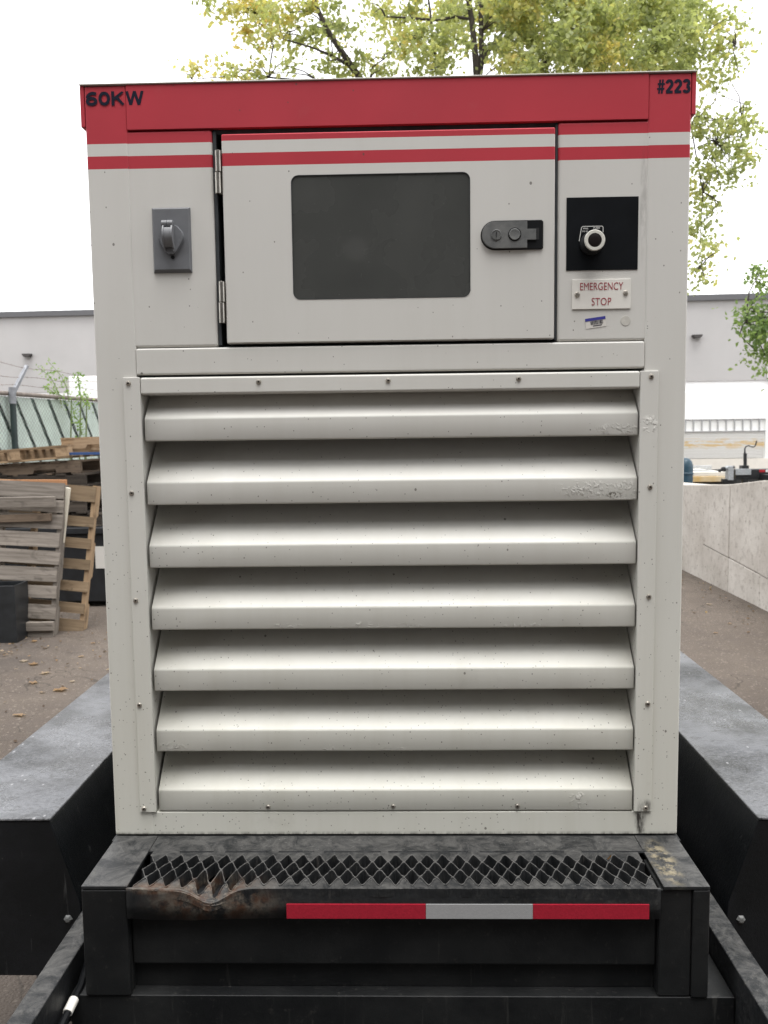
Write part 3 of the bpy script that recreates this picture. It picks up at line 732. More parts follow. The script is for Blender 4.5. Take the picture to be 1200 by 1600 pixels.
# fallen leaves
def fallen(name, label, x, y, s, t, group=None):
    vs = []; n_ = 11; r0 = rnd.uniform(0, 6)
    for k in range(n_):
        a = r0 + 2 * PI * k / n_; r = s * .8 * (1 if k % 2 else .62) * rnd.uniform(.8, 1.15)
        vs.append((r * math.cos(a), r * .75 * math.sin(a), .006 + rnd.uniform(0, s * .16)))
    vs.append((0, 0, .008)); fs = [(k, (k + 1) % n_, n_) for k in range(n_)]
    me = bpy.data.meshes.new(name); me.from_pydata(vs, [], fs); q = me.attributes.new('tint', 'FLOAT', 'FACE'); q.data.foreach_set('value', [t] * n_)
    me.materials.append(M['deadleaf']); o = link(bpy.data.objects.new(name, me)); o.location = (x, y, 0); return tag(o, label, 'leaf', group)
def gp_at(px, py):
    v = CF * 1330 + CR * (px - 600) - CU * (py - 800); q = CP + v * (-CP.z / v.z); return q.x, q.y
LEAF_LABELS = ['pale brown leaf in the dark patch below the planter', 'whitish curled leaf left of the dark patch', 'long thin brown leaf beside the whitish curled one', 'small dark leaf near the foot of the pallets', 'curled tan leaf midway between pallets and fender', 'orange-brown leaf just left of the largest leaf', '', 'tiny pale leaf between the two orange leaves', 'small pale leaf nearest the cabinet above the fender', 'small flat leaf furthest right below the tan pallet', 'tan curled leaf lying alone nearest the fender top', 'small brown leaf closest to the black bin', 'tiny pale fleck of leaf close to the cabinet edge', 'pale leaf tight against the foot of the concrete wall', 'cream leaf on the pavement a step out from the wall', 'small dark leaf by the cabinet side right of the louvres', 'small tan leaf nearest the right picture edge by the wall', 'small brown leaf on the pavement between fender and wall']
for i, (px, py, s, t) in enumerate(((53, 1003, .045, .7), (37, 1034, .05, 1), (52, 1039, .06, .6), (70, 1014, .035, .3), (70, 1053, .05, .9), (52, 1068, .05, .72), (95, 1079, .07, .68), (66, 1083, .03, .9),
                                  (113, 1066, .03, 1), (127, 1027, .035, .8), (30, 1119, .05, .75), (145, 1006, .03, .7), (125, 1045, .02, .9), (1112, 902, .05, .9), (1108, 945, .04, 1), (1085, 958, .03, .3), (1140, 975, .03, .8), (1118, 990, .03, .6))):
    x, y = gp_at(px, py)
    if i == 6: fallen('fallen_leaf', 'largest orange fallen leaf on the pavement just left of the fender', x, y, s, t, 'fallen leaves on the pavement')
    elif px < 600: fallen('fallen_leaf', LEAF_LABELS[i], x, y, s, t, 'fallen leaves on the pavement')
    else: fallen('fallen_leaf', LEAF_LABELS[i], x, y, s, t, 'fallen leaves by the wall')
lv = []
for i in range(1500):
    x = rnd.uniform(-5.2, -1.9); y = rnd.gauss(4.9, .55) if rnd.random() < .8 else rnd.uniform(2, 8)
    if x > -2.9 and rnd.random() < .8: continue
    lv.append((Vector((x, y, rnd.uniform(.006, .02))), rnd.choice((.0, .1, .2, .3, .6, .9))))
for i in range(130):
    lv.append((Vector((rnd.uniform(-3.5, -.9), rnd.uniform(.5, 5), .008)), rnd.choice((0, .1, .2, .3, .8))))
for i in range(160):
    lv.append((Vector((3.2 - abs(rnd.gauss(0, .25)), rnd.uniform(2, 9), .008)), rnd.choice((0, .1, .2, .3, .8))))
sv = rnd.gauss
lt = leaves_mesh('leaf_litter', lv, M['deadleaf'], None, .026, fold=.15, droop=3.5)
tag(lt, 'scattered dry leaf litter along the foot of the pallets and wall', 'leaf litter', kind='stuff')

# ---------------------------------------------------------------- trees
def tree(name, label, mat, trunk, rads, clusters, size, per, limbs=(), seed=3, bases=None):
    R = random.Random(seed); root = thing(name, label, 'tree', loc=(0, 0, 0))
    g = MB(); g.tube(trunk, rads, 12)
    for pts, rr in limbs: g.tube(pts, rr, 8)
    g.build('trunk', M['bark'], root, smooth=True)
    sk = [Vector(p) for p in trunk] + [Vector(p) for l, _ in limbs for p in l]
    lv = []; g = MB()
    for (c, r, dn, tn) in clusters:
        c = Vector(c); near = sorted(sk, key=lambda q: (q - c).length + max(0, q.z - c.z) * 1.5)[R.randint(0, 2)]
        if (near - c).length < .9:
            mid = near.lerp(c, .5) + Vector((R.gauss(0, .12), R.gauss(0, .12), .15 * (near - c).length * .5))
            g.tube([near, near.lerp(mid, .5) + Vector((0, 0, .04)), mid, mid.lerp(c, .6), c], [.012, .010, .008, .006, .003], 5, cap=False)
        for s_ in range(max(2, int(7 * r / .25))):
            o = Vector((R.gauss(0, 1), R.gauss(0, 1), R.gauss(0, .8))); o = o.normalized() * r * R.random() ** .45; sc = c + o
            tt = min(.98, max(.02, tn + R.gauss(0, .13)))
            if R.random() < .6: g.tube([c, c.lerp(sc, .5) + Vector((0, 0, .02)), sc], [.003, .0025, .0015], 3, cap=False)
            sr = R.uniform(.05, .13)
            for i in range(int(per * dn * R.uniform(.4, 1.5))):
                q = sc + Vector((R.gauss(0, sr), R.gauss(0, sr), R.gauss(0, sr * .75))); lv.append((q, min(1, max(0, tt + R.gauss(0, .09)))))
    g.build('branches', M['bark'], root, fix=False)['kind'] = 'stuff'
    leaves_mesh('crown', lv, mat, root, size, R)
    return root
TY = 12.0
cl = []
R2 = random.Random(11)
def C(px, py, r, dn=1.0, tn=.35, jit=.8):
    Y = TY + R2.uniform(-jit, jit); p = at(px, py, Y); cl.append((p, r / 100., dn, tn))
# left hand limb
for px, py, r, dn, tn in ((292, 112, 12, .5, .62), (312, 104, 14, .7, .65), (352, 108, 18, .8, .66), (340, 95, 9, .4, .7), (330, 26, 12, .5, .6), (360, 32, 14, .8, .68), (375, 10, 22, 1, .6), (395, 30, 26, 1, .62), (385, 48, 16, 1, .6),
                          (412, 10, 22, 1, .6), (418, 48, 26, 1, .52), (408, 68, 16, .8, .5), (440, 20, 22, 1, .45), (447, 55, 22, 1, .4), (465, 40, 18, 1, .35), (470, 5, 20, 1, .6), (480, 62, 20, 1, .3), (498, 66, 14, .8, .3), (460, 8, 14, 1, .8),
                          (515, 12, 20, 1, .3), (508, 30, 14, 1, .3), (530, 42, 18, .8, .3), (553, 45, 14, .6, .32), (545, 60, 14, .5, .3), (384, 115, 18, .8, .62), (415, 112, 16, .7, .5), (445, 104, 14, .5, .4), (470, 100, 14, .5, .4), (450, 116, 12, .5, .4),
                          (520, 108, 18, 1, .3), (512, 95, 12, .8, .3), (535, 100, 14, 1, .35), (560, 100, 20, 1, .35), (578, 96, 16, .9, .4), (595, 110, 18, .9, .4), (585, 20, 14, .9, .4), (575, 4, 10, .7, .4)):
    C(px, py, r, dn * .9, tn, .5)
for px, py, r, dn, tn in ((607, 15, 22, 1, .42), (625, 40, 22, 1, .5), (650, 20, 24, 1, .4), (640, 62, 22, 1, .48), (625, 72, 14, .8, .6), (668, 50, 26, 1, .32), (660, 85, 22, 1, .3), (680, 75, 26, 1.1, .28), (672, 110, 22, 1, .3), (695, 100, 22, 1, .32),
                          (700, 60, 20, 1, .35), (692, 25, 22, 1, .35), (715, 30, 16, .8, .35), (722, 72, 14, .7, .3), (655, 108, 14, .8, .3), (610, 112, 16, .8, .4), (712, 8, 18, .9, .35)):
    C(px, py, r, dn, tn, .9)
for i in range(150):
    px = R2.uniform(775, 1075); py = R2.uniform(-20, 120)
    if 840 < px < 875 and 5 < py < 30 or 780 < px < 800 and py > 90 or 880 < px < 905 and py > 100: continue
    yel = .58 if (760 < px < 840 and R2.random() < .6) or (900 < px < 980 and R2.random() < .45) else .3
    C(px, py, R2.uniform(16, 26), R2.uniform(.8, 1.25), yel + R2.uniform(-.08, .08), 1.3)
for px, py, r, dn, tn in ((768, 45, 16, 1, .6), (772, 70, 14, .8, .65), (765, 12, 16, 1, .35), (778, 110, 12, .9, .6), (1085, 12, 22, 1, .3), (1100, 30, 20, .9, .3), (1090, 60, 20, .9, .3), (1075, 90, 20, .8, .28), (1105, 62, 16, .7, .4), (1120, 32, 18, .8, .4), (1140, 35, 14, .6, .45),
                          (1150, 20, 9, .5, .5), (1128, 85, 14, .7, .35), (1150, 78, 13, .6, .5), (1170, 75, 10, .5, .55), (1178, 66, 5, .3, .5), (1120, 110, 17, .8, .35), (1145, 100, 14, .7, .35), (1138, 122, 15, .8, .3), (1120, 128, 10, .6, .35), (1155, 120, 10, .5, .35), (1098, 125, 15, .8, .5), (1115, 145, 6, .3, .3),
                          (1100, 190, 14, .7, .3), (1095, 212, 20, .9, .3), (1118, 205, 14, .7, .3), (1160, 168, 10, .6, .3), (1150, 188, 15, .8, .3), (1172, 190, 15, .8, .28), (1180, 205, 9, .6, .3), (1140, 215, 18, .9, .25), (1100, 245, 20, 1, .28), (1125, 240, 17, .9, .25), (1155, 235, 18, .9, .25), (1165, 255, 12, .7, .25), (1148, 268, 16, .9, .22),
                          (1138, 285, 12, .7, .2), (1095, 275, 18, .9, .35), (1110, 280, 14, .8, .5), (1088, 300, 15, 1, .4), (1092, 318, 16, 1, .35), (1108, 310, 11, .7, .3), (1098, 340, 12, .7, .2), (1112, 328, 8, .5, .25), (1085, 360, 12, .7, .3), (1098, 370, 10, .5, .3), (1108, 388, 13, .7, .4),
                          (1115, 402, 8, .5, .45), (1088, 400, 11, .7, .5), (1105, 415, 12, .8, .35), (1090, 430, 12, .6, .3), (1102, 440, 8, .5, .3), (1126, 377, 4, .3, .3), (1080, 450, 8, .5, .3), (1105, 178, 14, .8, .3), (1128, 188, 14, .8, .3), (1168, 215, 13, .8, .28), (1178, 240, 9, .6, .25), (1112, 262, 15, .9, .25), (1128, 300, 9, .6, .25), (1160, 285, 9, .5, .25), (1135, 60, 18, .8, .35), (1110, 95, 18, .9, .35), (1158, 45, 12, .6, .4), (1095, 350, 14, .8, .3)):
    C(px, py, r, dn * .82, tn, .45)
for i in range(230):                                     # the crown goes on above the frame
    a = R2.uniform(0, 2 * PI); rr = 4.4 * R2.random() ** .5; z = R2.uniform(8.3, 13.2); k = math.sqrt(max(.05, 1 - ((z - 9.6) / 4.2) ** 2))
    cl.append((Vector((1.2 + rr * math.cos(a) * k, 12.4 + rr * .8 * math.sin(a) * k, z)), R2.uniform(.22, .4), .75, R2.choice((.3, .35, .5, .6))))
def tp(*l): return [tuple(at(x, y, Y)) for x, y, Y in l]
b0 = at(744, 118, TY)
trunk = [(b0.x - .05, TY + .1, 0), (b0.x - .03, TY + .05, 2.5), (b0.x, TY, 5.2)] + tp((747, 128, TY), (744, 100, TY), (741, 70, TY), (737, 30, TY), (732, 0, TY), (728, -80, TY), (735, -200, TY))
limbs = [(tp((747, 128, TY), (753, 90, TY), (752, 50, TY), (751, 10, TY), (756, -70, TY), (770, -190, TY)), [.055, .045, .038, .036, .03, .015]),
         (tp((752, 98, TY), (760, 82, TY), (772, 68, TY), (790, 45, TY + .3), (815, 10, TY + .5)), [.05, .042, .034, .025, .012]),
         (tp((741, 75, TY), (735, 30, TY), (710, 26, TY), (685, 32, TY), (640, 28, TY), (602, 26, TY)), [.03, .028, .024, .022, .018, .010]),
         (tp((747, 200, TY), (690, 120, TY), (676, 70, TY), (672, 15, TY), (660, -60, TY)), [.03, .02, .018, .016, .012]),
         (tp((747, 200, TY), (800, 130, TY + .4), (850, 100, TY + .5), (900, 55, TY + .6), (960, 10, TY + .5)), [.05, .03, .026, .022, .012]),
         (tp((747, 210, TY), (880, 150, TY + .3), (960, 92, TY + .3), (1010, 105, TY), (1080, 200, TY), (1098, 300, TY), (1092, 420, TY)), [.05, .03, .02, .014, .012, .009, .004]),
         (tp((1080, 200, TY), (1120, 225, TY), (1160, 200, TY)), [.009, .007, .004]),
         (tp((960, 92, TY + .3), (1040, 60, TY), (1100, 90, TY), (1150, 70, TY)), [.024, .018, .012, .006]),
         (tp((747, 260, TY), (640, 190, TY), (575, 140, TY), (555, 112, TY), (530, 75, TY), (510, 45, TY), (500, 22, TY), (488, -8, TY), (470, -80, TY)), [.07, .06, .055, .052, .045, .038, .034, .028, .015]),
         (tp((545, 102, TY), (520, 88, TY), (490, 75, TY), (440, 60, TY), (400, 20, TY)), [.028, .024, .016, .012, .006]),
         (tp((575, 140, TY), (500, 128, TY), (420, 121, TY), (360, 119, TY), (300, 124, TY)), [.03, .02, .014, .010, .005]),
         (tp((575, 140, TY), (582, 105, TY), (600, 92, TY), (625, 70, TY)), [.02, .014, .011, .005])]
tree('birch_tree', 'tall yellowing tree with dark twin stems rising behind the cabinet roof', M['leaf'], trunk, [.17, .14, .11, .070, .055, .046, .042, .040, .035, .02], cl, .080, 25, limbs)
cl2 = []
R2 = random.Random(5)
for px, py, r, dn in ((1188, 425, 12, .6), (1172, 432, 6, .4), (1196, 440, 13, .7), (1165, 486, 11, .8), (1158, 496, 8, .6), (1182, 488, 14, 1), (1195, 495, 15, 1.1), (1178, 508, 12, .9), (1190, 515, 16, 1.1), (1175, 528, 8, .6), (1192, 535, 13, 1.1), (1185, 552, 9, .8), (1198, 560, 12, 1), (1196, 575, 6, .6), (1210, 500, 25, 1.2), (1215, 545, 25, 1.2), (1212, 440, 20, 1)):
    p = at(px, py, 9 + R2.uniform(-.3, .3)); cl2.append((p, r / 120., dn, .4 + R2.uniform(-.15, .2)))
for i in range(90):
    a = R2.uniform(0, 2 * PI); rr = 2.1 * R2.random() ** .5; z = R2.uniform(2.9, 7)
    cl2.append((Vector((7.3 + rr * math.cos(a), 9.3 + rr * math.sin(a), z)), R2.uniform(.2, .4), .9, .4))
e = at(1185, 500, 9)
tree('maple_tree', 'green leafy branch reaching in at the right edge above the wall', M['leafgreen'], [(7.3, 9.3, 0), (7.25, 9.3, 1.6), (7.3, 9.3, 3.2), (7.35, 9.3, 5), (7.3, 9.3, 6.6)], [.13, .11, .09, .06, .02], cl2, .058, 34,
     [([(7.28, 9.3, 2.2), (6.2, 9.1, 2.8), (e.x + .2, 9, e.z), (e.x - .15, 9, e.z - .02)], [.04, .03, .016, .006])], seed=9)

# ================================================================ the generator cabinet
cab = thing('generator_cabinet', 'large off-white generator cabinet with red top band and louvred front', 'generator')
P = M['paint']
DEP = 2.3
B = .0025
# posts and panels
MB().box(-.530, -.4552, 0, .05, .85, 2.2186).build('corner_post', P, cab, bevel=.004, seg=3)
MB().box(.4552, .530, 0, .05, .85, 2.2186).build('corner_post', P, cab, bevel=.004, seg=3)
MB().box(-.4600, -.3065, .0015, .04, 1.7640, 2.1412).build('receptacle_panel', P, cab, bevel=.005, seg=3)
MB().box(.3005, .4600, .0015, .04, 1.7640, 2.1412).build('control_panel', P, cab, bevel=.005, seg=3)
MB().box(-.4556, .4556, -.0010, .04, 1.715, 1.7625).build('cross_bar', P, cab, bevel=.0035, seg=3)
MB().box(-.4575, .4600, .0012, .04, .8505, .8955).build('bottom_rail', P, cab, bevel=.002)
MB().box(-.4556, .4556, -.0007, .04, 2.1425, 2.2184).build('header_panel', P, cab, bevel=.0006, seg=2)
rf = MB().box(-.5375, .5375, -.003, DEP + .01, 2.2190, 2.2215).build('roof', M['roof'], cab, bevel=.001)
for s_ in (-1, 1):
    a, b = sorted((s_ * .5375, s_ * .5302)); MB().add([(a, .0002, 2.2188), (b, .0002, 2.2188), (b, DEP, 2.2188), (a, DEP, 2.2188), (a, .0002, 2.149), (b, .0002, 2.149), (b, DEP, 2.149), (a, DEP, 2.149)],
        [(0, 1, 2, 3), (4, 7, 6, 5), (0, 4, 5, 1), (1, 5, 6, 2), (2, 6, 7, 3), (3, 7, 4, 0)]).build('roof_drip', P, cab, bevel=.001)
    a, b = sorted((s_ * .5300, s_ * .5120))
    sd_ = MB().box(a, b, .0505, DEP, .85, 2.147).build('side_panel', P, cab)
    a, b = sorted((s_ * .5300, s_ * .5350))
    MB().box(a + .0001, b, .35, 1.15, .95, 2.03).build('side_door', P, cab, bevel=.003)
MB().box(-.53, .53, DEP, DEP + .02, .85, 2.147).build('back_panel', P, cab)
MB().box(-.511, .511, .15, .17, .87, 2.13).build('inner_bulkhead', M['void'], cab)
MB().box(-.30, .297, .045, .052, 1.765, 2.14).build('door_seal', M['seal'], cab)
MB().box(-.3055, -.3000, .004, .05, 1.767, 2.138).build('door_jamb', M['seal'], cab)
MB().box(.2965, .3000, .004, .05, 1.767, 2.138).build('door_jamb', M['seal'], cab)
MB().box(-.306, .300, .008, .05, 2.1340, 2.1420).build('door_jamb', M['seal'], cab)
MB().box(-.306, .300, .008, .05, 1.7630, 1.7645).build('door_jamb', M['seal'], cab)
# door, sheet folded at the rim
def rrect(x0, x1, z0, z1, r, n=6):
    pts = []
    for cx, cz, a0 in ((x1 - r, z0 + r, -90), (x1 - r, z1 - r, 0), (x0 + r, z1 - r, 90), (x0 + r, z0 + r, 180)):
        for k in range(n + 1):
            a = math.radians(a0 + 90 * k / n); pts.append((cx + r * math.cos(a), cz + r * math.sin(a)))
    return pts
dx0, dx1, dz0, dz1 = -.2890, .2945, 1.7685, 2.1310
wx0, wx1, wz0, wz1 = -.168, .1465, 1.8440, 2.0585
oute = rrect(dx0, dx1, dz0, dz1, .0025); inn = rrect(wx0, wx1, wz0, wz1, .013)
g = MB(); n = len(oute)
def P3(pts, y): return [(p[0], y, p[1]) for p in pts]
vs = P3(oute, .028) + P3(oute, -.002) + P3(rrect(dx0 + .002, dx1 - .002, dz0 + .002, dz1 - .002, .0015), -.004) + P3(inn, -.004) + P3(inn, .004)
fs = []
for a in range(4):
    for i in range(n): fs.append((a * n + i, a * n + (i + 1) % n, (a + 1) * n + (i + 1) % n, (a + 1) * n + i))
door = g.add(vs, fs).build('door', P, cab, smooth=True)
tag(door, 'hinged cabinet door with dark window')
MB().prism(rrect(wx0 - .01, wx1 + .01, wz0 - .01, wz1 + .01, .015), -.0030, .004, 'y').build('window_pane', M['pane'], door)
# gasket rim of the window
g = MB(); a_ = P3(rrect(wx0, wx1, wz0, wz1, .013), -.0046) + P3(rrect(wx0 + .0010, wx1 - .0010, wz0 + .0010, wz1 - .0010, .012), -.0046) + P3(rrect(wx0 + .0010, wx1 - .0010, wz0 + .0010, wz1 - .0010, .012), .002)
g.add(a_, [(i + k * n, (i + 1) % n + k * n, (i + 1) % n + (k + 1) * n, i + (k + 1) * n) for k in range(2) for i in range(n)]).build('window_gasket', M['seal'], door)
# latch
lz = 1.949
def latch_out(x0, x1, h, r2=.003, n=14):
    pts = [(x1 - r2, lz - h), (x1, lz - h + r2), (x1, lz + h - r2), (x1 - r2, lz + h)]
    for k in range(n + 1):
        a = math.radians(90 + 180 * k / n); pts.append((x0 + h + h * math.cos(a), lz + h * math.sin(a)))
    return pts
MB().frustum(latch_out(.1645, .2745, .0255), -.0042, latch_out(.1660, .2730, .024), -.0075).build('latch_base', M['blackplastic'], door, smooth=True)
lp = []
for k in range(15):
    a = math.radians(90 + 180 * k / 14); lp.append((.1665 + .0235 + .0235 * math.cos(a), lz + .0235 * math.sin(a)))
hp = [(.2460, lz + .0235)] + lp + [(.2460, lz - .0235), (.2460, lz - .0095), (.2615, lz - .0095), (.2615, lz + .0095), (.2460, lz + .0095)]
hp2 = [(x + (.0006 if x < .2 else -.0006), lz + (z - lz) * .97) for x, z in hp]
MB().frustum(hp, -.0076, hp2, -.0105).build('latch_paddle', M['latch'], door, smooth=True)
MB().box(.2618, .2665, -.0078, -.0070, lz - .009, lz + .011).build('latch_slot', M['void'], door)
MB().lathe([(.0092, 0), (.0092, -.0012), (.0075, -.0016), (.0072, -.0008), (.004, -.0008)], (.1915, -.0106, lz), 'y', 28).build('lock_cylinder', M['latch'], door, smooth=True)
MB().box(.1908, .1924, -.0126, -.0104, lz - .0045, lz + .0045).build('keyhole', M['void'], door)
MB().lathe([(.0115, 0), (.0115, -.0006), (.0104, -.0006), (.0100, -.0002)], (.2235, -.0106, lz), 'y', 32).build('latch_button_ring', M['blackplastic'], door, smooth=True)
MB().lathe([(.0099, 0), (.0099, -.0014), (.0090, -.0022), (.004, -.0018)], (.2235, -.0104, lz), 'y', 32).build('latch_button', M['latch'], door, smooth=True)
# hinges
for z0, z1 in ((2.030, 2.104), (1.805, 1.878)):
    hg = thing('hinge', None, None, loc=(-.2965, -.001, z0)); hg.parent = cab
    h = z1 - z0
    MB().lathe([(.0050, 0), (.0056, .0006), (.0056, h / 2 - .0010), (.0050, h / 2 - .0004)], (0.0004, 0, h / 2 + .0004), 'z', 18).build('hinge_knuckle', M['steel'], hg, smooth=True)
    MB().lathe([(.0050, 0), (.0056, .0006), (.0056, h / 2 - .0010), (.0050, h / 2 - .0004)], (-.0006, 0, 0), 'z', 18).build('hinge_knuckle', M['steel'], hg, smooth=True)
    MB().box(-.008, .007, .0052, .008, 0, h).build('hinge_leaf', M['steel'], hg)
# receptacle
rc = thing('receptacle', None, None, loc=(-.3830, .0015, 1.9515)); rc.parent = cab
hx, hz_ = .0348, .0570
MB().frustum([(-hx, -hz_), (hx, -hz_), (hx, hz_), (-hx, hz_)], 0, [(-hx + .0035, -hz_ + .0055), (hx - .0035, -hz_ + .0055), (hx - .0035, hz_ - .0035), (-hx + .0035, hz_ - .0035)], -.0065).build('cover_plate', M['greyplastic'], rc, bevel=.0006)
hexo = [(-.0225, .004), (-.019, -.006), (-.0105, -.021), (-.004, -.0265), (.0055, -.0265), (.011, -.021), (.022, -.003), (.0235, .004), (.0215, .013), (.012, .0235), (.006, .026), (-.007, .026), (-.0135, .021), (-.021, .010)]
MB().frustum(hexo, -.0066, [(x * .93, z * .95) for x, z in hexo], -.0125).build('flip_lid', M['greyplastic'], rc, smooth=True)
g = MB()
for s_ in (-1, 1): g.lathe([(.006, 0), (.006, .009), (.005, .0095)], (-.0055 + (.0065 if s_ > 0 else -.0035) - .0045, -.013, .0265), 'x', 14)
g.build('lid_hinge', M['greylid'], rc, smooth=True)
prof = []
for k in range(13):
    t = k / 12; z = .0215 - .043 * t; prof.append((-.0125 - .015 * math.sin(PI * min(1, t * .92 + .16)) ** .8 - .002, z))
def ridge(x0, x1, sc=1.0, zt=.0215, zb=-.0215):
    pts = [(-.0120, zt)] + [(-.0120 + (y + .0120) * sc, z) for y, z in prof if zb - .0001 <= z <= zt + .0001] + [(-.0120, zb)]
    return MB().prism(pts, x0, x1, 'x')
ridge(-.0105, -.0085).build('lid_grip_side', M['greylid'], rc); ridge(.0045, .0070).build('lid_grip_side', M['greylid'], rc)
ridge(-.0085, .0045, .86, .0180, -.0150).build('lid_grip', M['greylid'], rc, smooth=True)
MB().lathe([(.0034, 0), (.0034, -.0012), (.002, -.001)], (.002, -.0064, -.0305), 'y', 14).build('plate_screw', M['blackplastic'], rc)
# emergency stop
ep = thing('emergency_stop', None, None, loc=(.3785, .0015, 1.9500)); ep.parent = cab
MB().box(-.0628, .0628, -.0012, 0, -.0627, .0627).build('black_plate', M['estop'], ep, bevel=.0004)
g = MB()
leg = [(-.0405, -.0125), (-.0365, .0105), (-.0345, .0128), (-.0005, .0128), (.0012, .0110), (.0012, .0020)]
for a, b in zip(leg, leg[1:]):
    v = Vector((b[0] - a[0], b[1] - a[1])); nn = Vector((-v.y, v.x)).normalized() * .00055
    g.add([(a[0] - nn.x, -.0016, a[1] - nn.y), (b[0] - nn.x, -.0016, b[1] - nn.y), (b[0] + nn.x, -.0016, b[1] + nn.y), (a[0] + nn.x, -.0016, a[1] + nn.y)], [(0, 1, 2, 3)])
g.build('legend_outline', M['legend'], ep, fix=False)
bx, bz = -.0195, -.0175
MB().lathe([(.0200, -.0012), (.0200, -.006), (.0165, -.010), (.0120, -.012), (.0120, -.022), (.0160, -.026), (.0178, -.029)], (bx, 0, bz), 'y', 36).build('button_body', M['blackplastic'], ep, smooth=True)
MB().lathe([(.0178, -.029), (.0178, -.0315), (.0168, -.0325), (.0120, -.0325), (.0118, -.0310)], (bx, 0, bz), 'y', 48).build('button_ring', M['ringwhite'], ep, smooth=True)
MB().lathe([(.0117, -.030), (.0117, -.0315), (.010, -.0322), (.004, -.0324)], (bx, 0, bz), 'y', 36).build('button_cap', M['brown'], ep, smooth=True)

def text(name, body, x0, x1, z0, z1, y, mat, parent, bold=0.0, rot=0, space=1.0):
    cu = bpy.data.curves.new(name, 'FONT'); cu.body = body; cu.size = 1; cu.offset = bold; cu.extrude = .001; cu.resolution_u = 4; cu.space_character = space
    ob = bpy.data.objects.new(name, cu); COL.objects.link(ob); dg = bpy.context.evaluated_depsgraph_get()
    me = bpy.data.meshes.new_from_object(ob.evaluated_get(dg)); bpy.data.objects.remove(ob)
    xs = [v.co.x for v in me.vertices]; yv = [v.co.y for v in me.vertices]; a, b, c, d_ = min(xs), max(xs), min(yv), max(yv)
    for v in me.vertices:
        X = x0 + (v.co.x - a) / (b - a) * (x1 - x0); Z = z0 + (v.co.y - c) / (d_ - c) * (z1 - z0)
        v.co = (X, y - (.0003 if v.co.z > 0 else 0), Z)
    me.materials.clear(); me.materials.append(mat); me.name = name
    return link(bpy.data.objects.new(name, me), parent)
def arc(cx, cz, rx, rz, a0, a1, n=14): return [(cx + rx * math.cos(math.radians(a0 + (a1 - a0) * k / n)), cz + rz * math.sin(math.radians(a0 + (a1 - a0) * k / n))) for k in range(n + 1)]
def vinyl(word, x0, x1, z0, z1, y, asp, tk, gap):
    "heavy block lettering cut from black vinyl, one part for the word"
    G = {'6': (1.0, [arc(.5, .325, .365, .21, 0, 360, 26), arc(.62, .50, .485, .385, 55, 172)]),
         '0': (1.0, [arc(.5, .5, .365, .385, 0, 360, 28)]),
         'K': (1.12, [[(.14, 0), (.14, 1)], [(1.0, 1.0), (.18, .42)], [(.42, .60), (1.02, 0)]]),
         'W': (1.55, [[(.12, 1), (.43, 0)], [(.43, 0), (.775, 1)], [(.775, 1), (1.12, 0)], [(1.12, 0), (1.43, 1)]]),
         '#': (1.0, [[(.25, 0), (.40, 1)], [(.60, 0), (.75, 1)], [(0, .34), (.94, .34)], [(.06, .68), (1, .68)]]),
         '2': (1.0, [arc(.48, .68, .34, .215, 170, -38) + [(.13, .10)], [(.04, .10), (.92, .10)]]),
         '3': (1.0, [arc(.45, .715, .33, .185, 165, -88), arc(.45, .285, .36, .19, 88, -165)])}
    tot = sum(G[c][0] for c in word) + gap * (len(word) - 1); sx = (x1 - x0) / tot; sz = z1 - z0
    g = MB(); cx = 0; lay = 0
    for ch in word:
        wd, strokes = G[ch]
        for st_ in strokes:
            t = tk * (.62 if ch == '#' else .95 if ch == 'W' else 1); P2 = [((cx + a) * sx, b * sz) for a, b in st_]; hw = t * sz / 2; n_ = len(P2); L2 = []; 
            closed = (Vector(P2[0]) - Vector(P2[-1])).length < 1e-6
            for k, p in enumerate(P2):
                a = Vector(P2[k - 1] if k else (P2[-2] if closed else p)); b = Vector(P2[k + 1] if k < n_ - 1 else (P2[1] if closed else p)); d_ = (b - a).normalized(); nn = Vector((-d_.y, d_.x))
                L2.append((p[0] + nn.x * hw, p[1] + nn.y * hw, p[0] - nn.x * hw, p[1] - nn.y * hw))
            yy = y - .00007 * lay; lay += 1
            clampz = lambda v: max(0, min(sz, v))
            vs = [];
            for a, b, c, d_ in L2: vs += [(x0 + a, yy, z0 + clampz(b)), (x0 + c, yy, z0 + clampz(d_))]
            g.add(vs, [(2 * k, 2 * k + 1, 2 * k + 3, 2 * k + 2) for k in range(n_ - 1)])
        cx += wd + gap; lay = lay % 3
    return g.build('lettering', M['textblack'], cab, fix=False)
vinyl('60KW', -.5270, -.4240, 2.1842, 2.2082, -.00095, 1, .225, .085)
vinyl('#223', .4700, .5275, 2.1842, 2.2078, -.0003, 1, .22, .12)
text('legend_text', 'PULL', -.0335, -.0245, .0080, .0105, -.0013, M['legend'], ep, .02)
text('legend_text', 'PUSH', -.0155, -.0045, .0085, .0110, -.0013, M['legend'], ep, .02)
text('legend_text', 'TO ST', -.0355, -.0250, .0030, .0055, -.0013, M['legend'], ep, .02)
# engraved sign
sg = thing('sign_plate', None, None, loc=(.3778, .0015, 1.8455)); sg.parent = cab
MB().box(-.0515, .0515, -.0022, 0, -.0258, .0258).build('sign_board', M['platewhite'], sg, bevel=.0006)
text('lettering', 'EMERGENCY', -.0375, .0380, .0070, .0200, -.0024, M['textred'], sg, -.004, space=1.02)
text('lettering', 'STOP', -.0170, .0175, -.0195, -.0065, -.0024, M['textred'], sg, -.004, space=1.05)
for x, z in ((-.0425, -.0005), (.0425, .0012)):
    r_ = MB(); r_.lathe([(.0048, 0), (.0046, -.0012), (.0034, -.0024), (.0018, -.0026)], (x, -.0022, z), 'y', 20)
    r_.build('rivet', M['screw'], sg, smooth=True)
